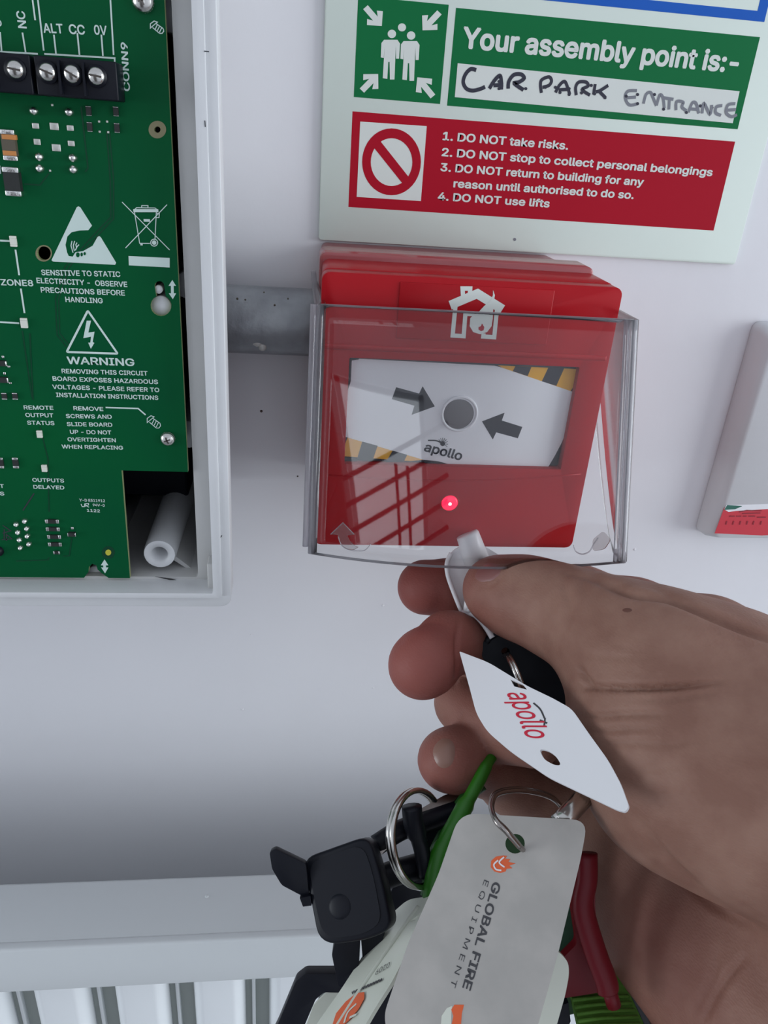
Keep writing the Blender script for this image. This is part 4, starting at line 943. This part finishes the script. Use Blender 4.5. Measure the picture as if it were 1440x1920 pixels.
loopring('split_ring', 'dark steel split ring threaded through the hole of the GLOBAL FIRE tag', [(974, 1588, 183), (950, 1560, 181), (929, 1538, 182), (922, 1508, 188), (936, 1487, 194), (985, 1483, 203), (1040, 1500, 216), (1066, 1545, 214), (1044, 1590, 206), (1000, 1602, 196)], .7, m_steeld)
o = tag(tube('padlock_key', [C(1112, 1476, 197), C(1111, 1477, 197), C(1061, 1531, 194), C(1048, 1545, 193)], [2.2, 2.6, 2.6, 2.6], m_steel, None, 20), 'round steel key barrel poking out beneath the white tag with red lettering', 'key')
# green cord
gc = thing('lanyard_cord', 'glossy green cord running down from the ring finger beside the large white tag', 'cord', C(860, 1540, 220)/1000)
tube('cord', smoothline([C(950, 1385, 245), C(918, 1425, 231), C(895, 1470, 225), C(862, 1530, 221), (C(832, 1590, 218)), C(815, 1660, 216), C(810, 1720, 214)], 6), [1.7]*8+[2.0]*8+[2.6]*8+[3.2]*13, m_lan, gc, 14)
tube('cord', smoothline([C(905, 1470, 231), C(870, 1500, 230), C(835, 1560, 227), (C(812, 1610, 224)), C(800, 1680, 221)], 6), 2.0, mat('green_cord_dark', (.006, .06, .006), .45), gc, 12)
gc.name = 'neck_cord'
# webbing
wpl = plane3((1090, 1860, 205), (1190, 1850, 208), (1150, 1950, 196))
wbg = thing('lanyard_strap', 'ribbed green webbing strap hanging behind the red key at the bottom of the bunch', 'strap', C(1150, 1920, 200)/1000)
ppoly('webbing', wpl, [(1068, 1850), (1150, 1812), (1176, 1840), (1196, 1870), (1224, 1930), (1250, 2010), (1110, 2010), (1085, 1925)], 0, 1.4, m_web, wbg)
ppoly('webbing_edge', wpl, [(1168, 1828), (1176, 1840), (1196, 1870), (1224, 1930), (1250, 2010), (1240, 2010), (1213, 1930), (1186, 1872)], .3, 1.0, mat('webbing_edge_grey', (.06, .07, .08), .6), wbg)
for i in range(9):
    y = 1872+i*13; tube('webbing_rib', [wpl.at(1074+i*3.4, y+4, .2), wpl.at(1120+i*3, y-2, .3), wpl.at(1178+i*6, y-4, .2)], .55, m_web, wbg, 6)
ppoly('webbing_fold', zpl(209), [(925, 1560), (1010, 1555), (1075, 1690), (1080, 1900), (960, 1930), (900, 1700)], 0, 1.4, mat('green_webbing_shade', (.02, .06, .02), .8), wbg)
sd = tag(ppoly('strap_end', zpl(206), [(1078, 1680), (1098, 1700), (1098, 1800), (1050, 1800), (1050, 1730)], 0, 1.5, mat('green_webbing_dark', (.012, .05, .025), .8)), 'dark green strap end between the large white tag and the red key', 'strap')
rk = thing('key_fob', 'dark red plastic key hanging between the large white tag and the palm', 'key', C(1110, 1760, 198)/1000)
ppoly('fob_body', zpl(203), rpoly([(1080, 1600), (1117, 1640), (1116, 1700), (1131, 1860), (1055, 1872), (1052, 1800), (1082, 1770), (1072, 1700)], 8, 3), 0, 3, m_redk, rk)
loft_pts = [C(1100, 1600, 199), C(1100, 1650, 198), C(1093, 1700, 197), C(1115, 1780, 196), C(1137, 1840, 195), C(1140, 1858, 195)]
tube('fob_stem', smoothline(loft_pts, 4), 3.1, m_redk, rk, 12, flat=.7)
tube('fob_tip', [C(1140, 1850, 195), C(1151, 1886, 195)], 1.9, m_redk, rk, 10)
# cream tags
pc = plane3((790, 1690, 214), (640, 1900, 196), (720, 1860, 190))
tc_ = thing('key_tag', 'cream plastic key tag seen edge-on with an orange oval, left of the large white tag', 'tag', C(700, 1820, 200)/1000)
ppoly('tag_body', pc, rpoly([(822, 1678), (765, 1686), (733, 1714), (688, 1780), (638, 1857), (590, 1925), (545, 2000), (640, 2000), (704, 1889), (738, 1836), (770, 1770)], [10, 14, 14, 14, 20, 20, 5, 5, 20, 20, 20], 5), .3, .9, m_cream, tc_, holes=[[(768, 1728), (784, 1716), (790, 1710), (780, 1726)][::-1]])
tube('tag_fold', smoothline([pc.at(785, 1700, .3), pc.at(735, 1770, .35), pc.at(680, 1850, .35), pc.at(620, 1945, .3)], 5), .7, m_cream, tc_, 6)
ppoly('orange_oval', pc, [(622, 1925), (630, 1900), (648, 1878), (668, 1862), (683, 1860), (683, 1872), (672, 1892), (655, 1912), (640, 1925)], .7, .05, m_org, tc_)
strokes('oval_figure', pc, [sm([(645, 1918), (652, 1898), (668, 1882)]), sm([(655, 1908), (668, 1902)])], .7, .78, m_cream, tc_)
text('0209', pc, (732, 1803), (706, 1818), 2.6, m_txt, tc_, bold=.0, off=.6)
strokes('small_print', pc, [sm([(x_, y_+3), (x_-1, y_-1), (x_-3, y_+4), (x_-4, y_)]) for x_, y_ in [(716-i_*5.2, 1836+i_*2.3) for i_ in range(11)]], .3, .6, m_txt, tc_)
tag(ppoly('key_tag', zpl(196), rpoly([(1020, 1770), (1050, 1786), (1066, 1805), (1067, 1828), (1060, 1865), (1044, 1922), (1020, 2000), (960, 2000)], 10, 4), 0, .9, m_cream), 'cream key tag peeping out behind the right edge of the large white tag', 'tag')
tag(ppoly('key_tag', zpl(222), rpoly([(612, 1862), (648, 1862), (640, 1900), (600, 2000), (540, 2000), (560, 1960), (588, 1885)], 6, 3), 0, .9, m_cream), 'pale tag corner inside the black bracket at the bottom edge', 'tag')
# big split ring with black keys
splitring('split_ring', 'large steel split ring holding the black plastic keys below the little finger', C(785, 1571, 221), I(.22, .97), R_*.58+K_*.81, 13.6, 13.6, .95, gap=2.4)
lk = tag(ppoly('flat_key', plane3((680, 1610, 214), (850, 1490, 232), (700, 1640, 212)), rpoly([(668, 1622), (700, 1585), (730, 1548), (765, 1530), (838, 1488), (868, 1490), (858, 1510), (800, 1540), (758, 1560), (705, 1612), (700, 1650)], 8, 3), 0, 1.8, m_steeld), 'worn steel flat key crossing behind the large split ring', 'key')
bb = thing('black_clasp', 'tangle of black plastic clasp and loops threaded on the large split ring', 'clasp', C(780, 1600, 225)/1000)
tube('clasp_arm', smoothline([C(772, 1512, 217), C(776, 1545, 217), C(790, 1590, 218), C(800, 1640, 219)], 5), [3.0]*8+[2.4]*8, m_black, bb, 12)
tube('clasp_arm', smoothline([C(705, 1585, 219), C(752, 1556, 222), C(800, 1540, 226), C(858, 1520, 230)], 5), 3.0, m_black, bb, 12)
tube('clasp_arm', smoothline([C(700, 1652, 219), C(742, 1636, 221), C(790, 1622, 224), C(830, 1605, 228)], 5), 3.7, m_black, bb, 12)
tube('clasp_loop', smoothline([C(800, 1535, 228), C(845, 1560, 229), C(850, 1590, 229), C(815, 1622, 228)], 5), 2.2, m_black, bb, 10)
ppoly('clasp_plate', zpl(227), rpoly([(735, 1665), (765, 1640), (830, 1625), (825, 1680), (800, 1690), (742, 1712), (728, 1700)], 7, 3), 0, 3, m_black, bb)
ppoly('clasp_plate', zpl(228), rpoly([(785, 1560), (845, 1545), (852, 1600), (800, 1625)], 6, 3), 0, 2, m_blackm, bb)
sk = thing('cabinet_key', 'black plastic key with square rounded head and side wing, leftmost of the bunch', 'key', C(650, 1680, 206)/1000)
psq = plane3((600, 1620, 208), (690, 1590, 206), (650, 1760, 200))
ppoly('square_head', psq, rpoly([(566, 1610), (690, 1566), (714, 1640), (736, 1742), (690, 1762), (598, 1776), (584, 1700)], [26, 26, 40, 24, 20, 48, 30], 6), 0, 7, m_black, sk, b=.8)
o = ppoly('head_face', psq, rpoly([(578, 1618), (680, 1582), (700, 1640), (716, 1730), (680, 1752), (608, 1762), (592, 1700)], [24, 26, 40, 24, 20, 40, 30], 6), .35, .5, m_black, sk)
dome('head_dimple', psq.at(637, 1700, .3), psq.n, 3.2, .6, m_black, sk, 16, 4)
ppoly('wing', zpl(206), rpoly([(505, 1598), (516, 1592), (574, 1620), (580, 1685), (562, 1678), (528, 1660), (510, 1630)], 5, 3), 0, 2.2, m_black, sk, b=.5)
ppoly('tab', zpl(205), [(562, 1684), (582, 1680), (584, 1698), (568, 1700)], 0, 2, m_black, sk)
ppoly('shaft', zpl(209), rpoly([(630, 1755), (676, 1755), (672, 1835), (668, 1862), (634, 1850), (622, 1790)], 4, 3), 0, 5, m_black, sk, b=.5)
ppoly('shaft', zpl(211), rpoly([(676, 1750), (722, 1745), (708, 1800), (690, 1828), (680, 1800)], 4, 3), 0, 4, m_black, sk)
br = thing('black_bracket', 'angular black plastic bracket at the bottom edge below the square headed key', 'bracket', C(570, 1880, 212)/1000)
ppoly('frame', zpl(212), rpoly([(480, 2005), (520, 1922), (554, 1840), (572, 1826), (660, 1826), (655, 1862), (608, 1861), (592, 1874), (566, 1935), (530, 2005)], 5, 3), 0, 4, m_black, br, b=.6)
tube('green_inlay', [C(570, 1885, 214), C(545, 1935, 214), C(520, 1990, 214)], 1.6, m_lan, br, 8)
tag(ppoly('rubber_strip', zpl(210), [(688, 1835), (770, 1760), (780, 1790), (740, 1870), (720, 1990), (640, 2000), (700, 1895)], 0, 2.5, m_black), 'black rubber strip filling the gap between the cream tag and the large white tag', 'strip')
tag(ppoly('rubber_strip', zpl(203), [(1040, 1890), (1066, 1880), (1070, 1915), (1050, 1960), (1020, 1980)], 0, 2.5, m_black), 'small black piece below the cream tag at the right of the bunch', 'strip')
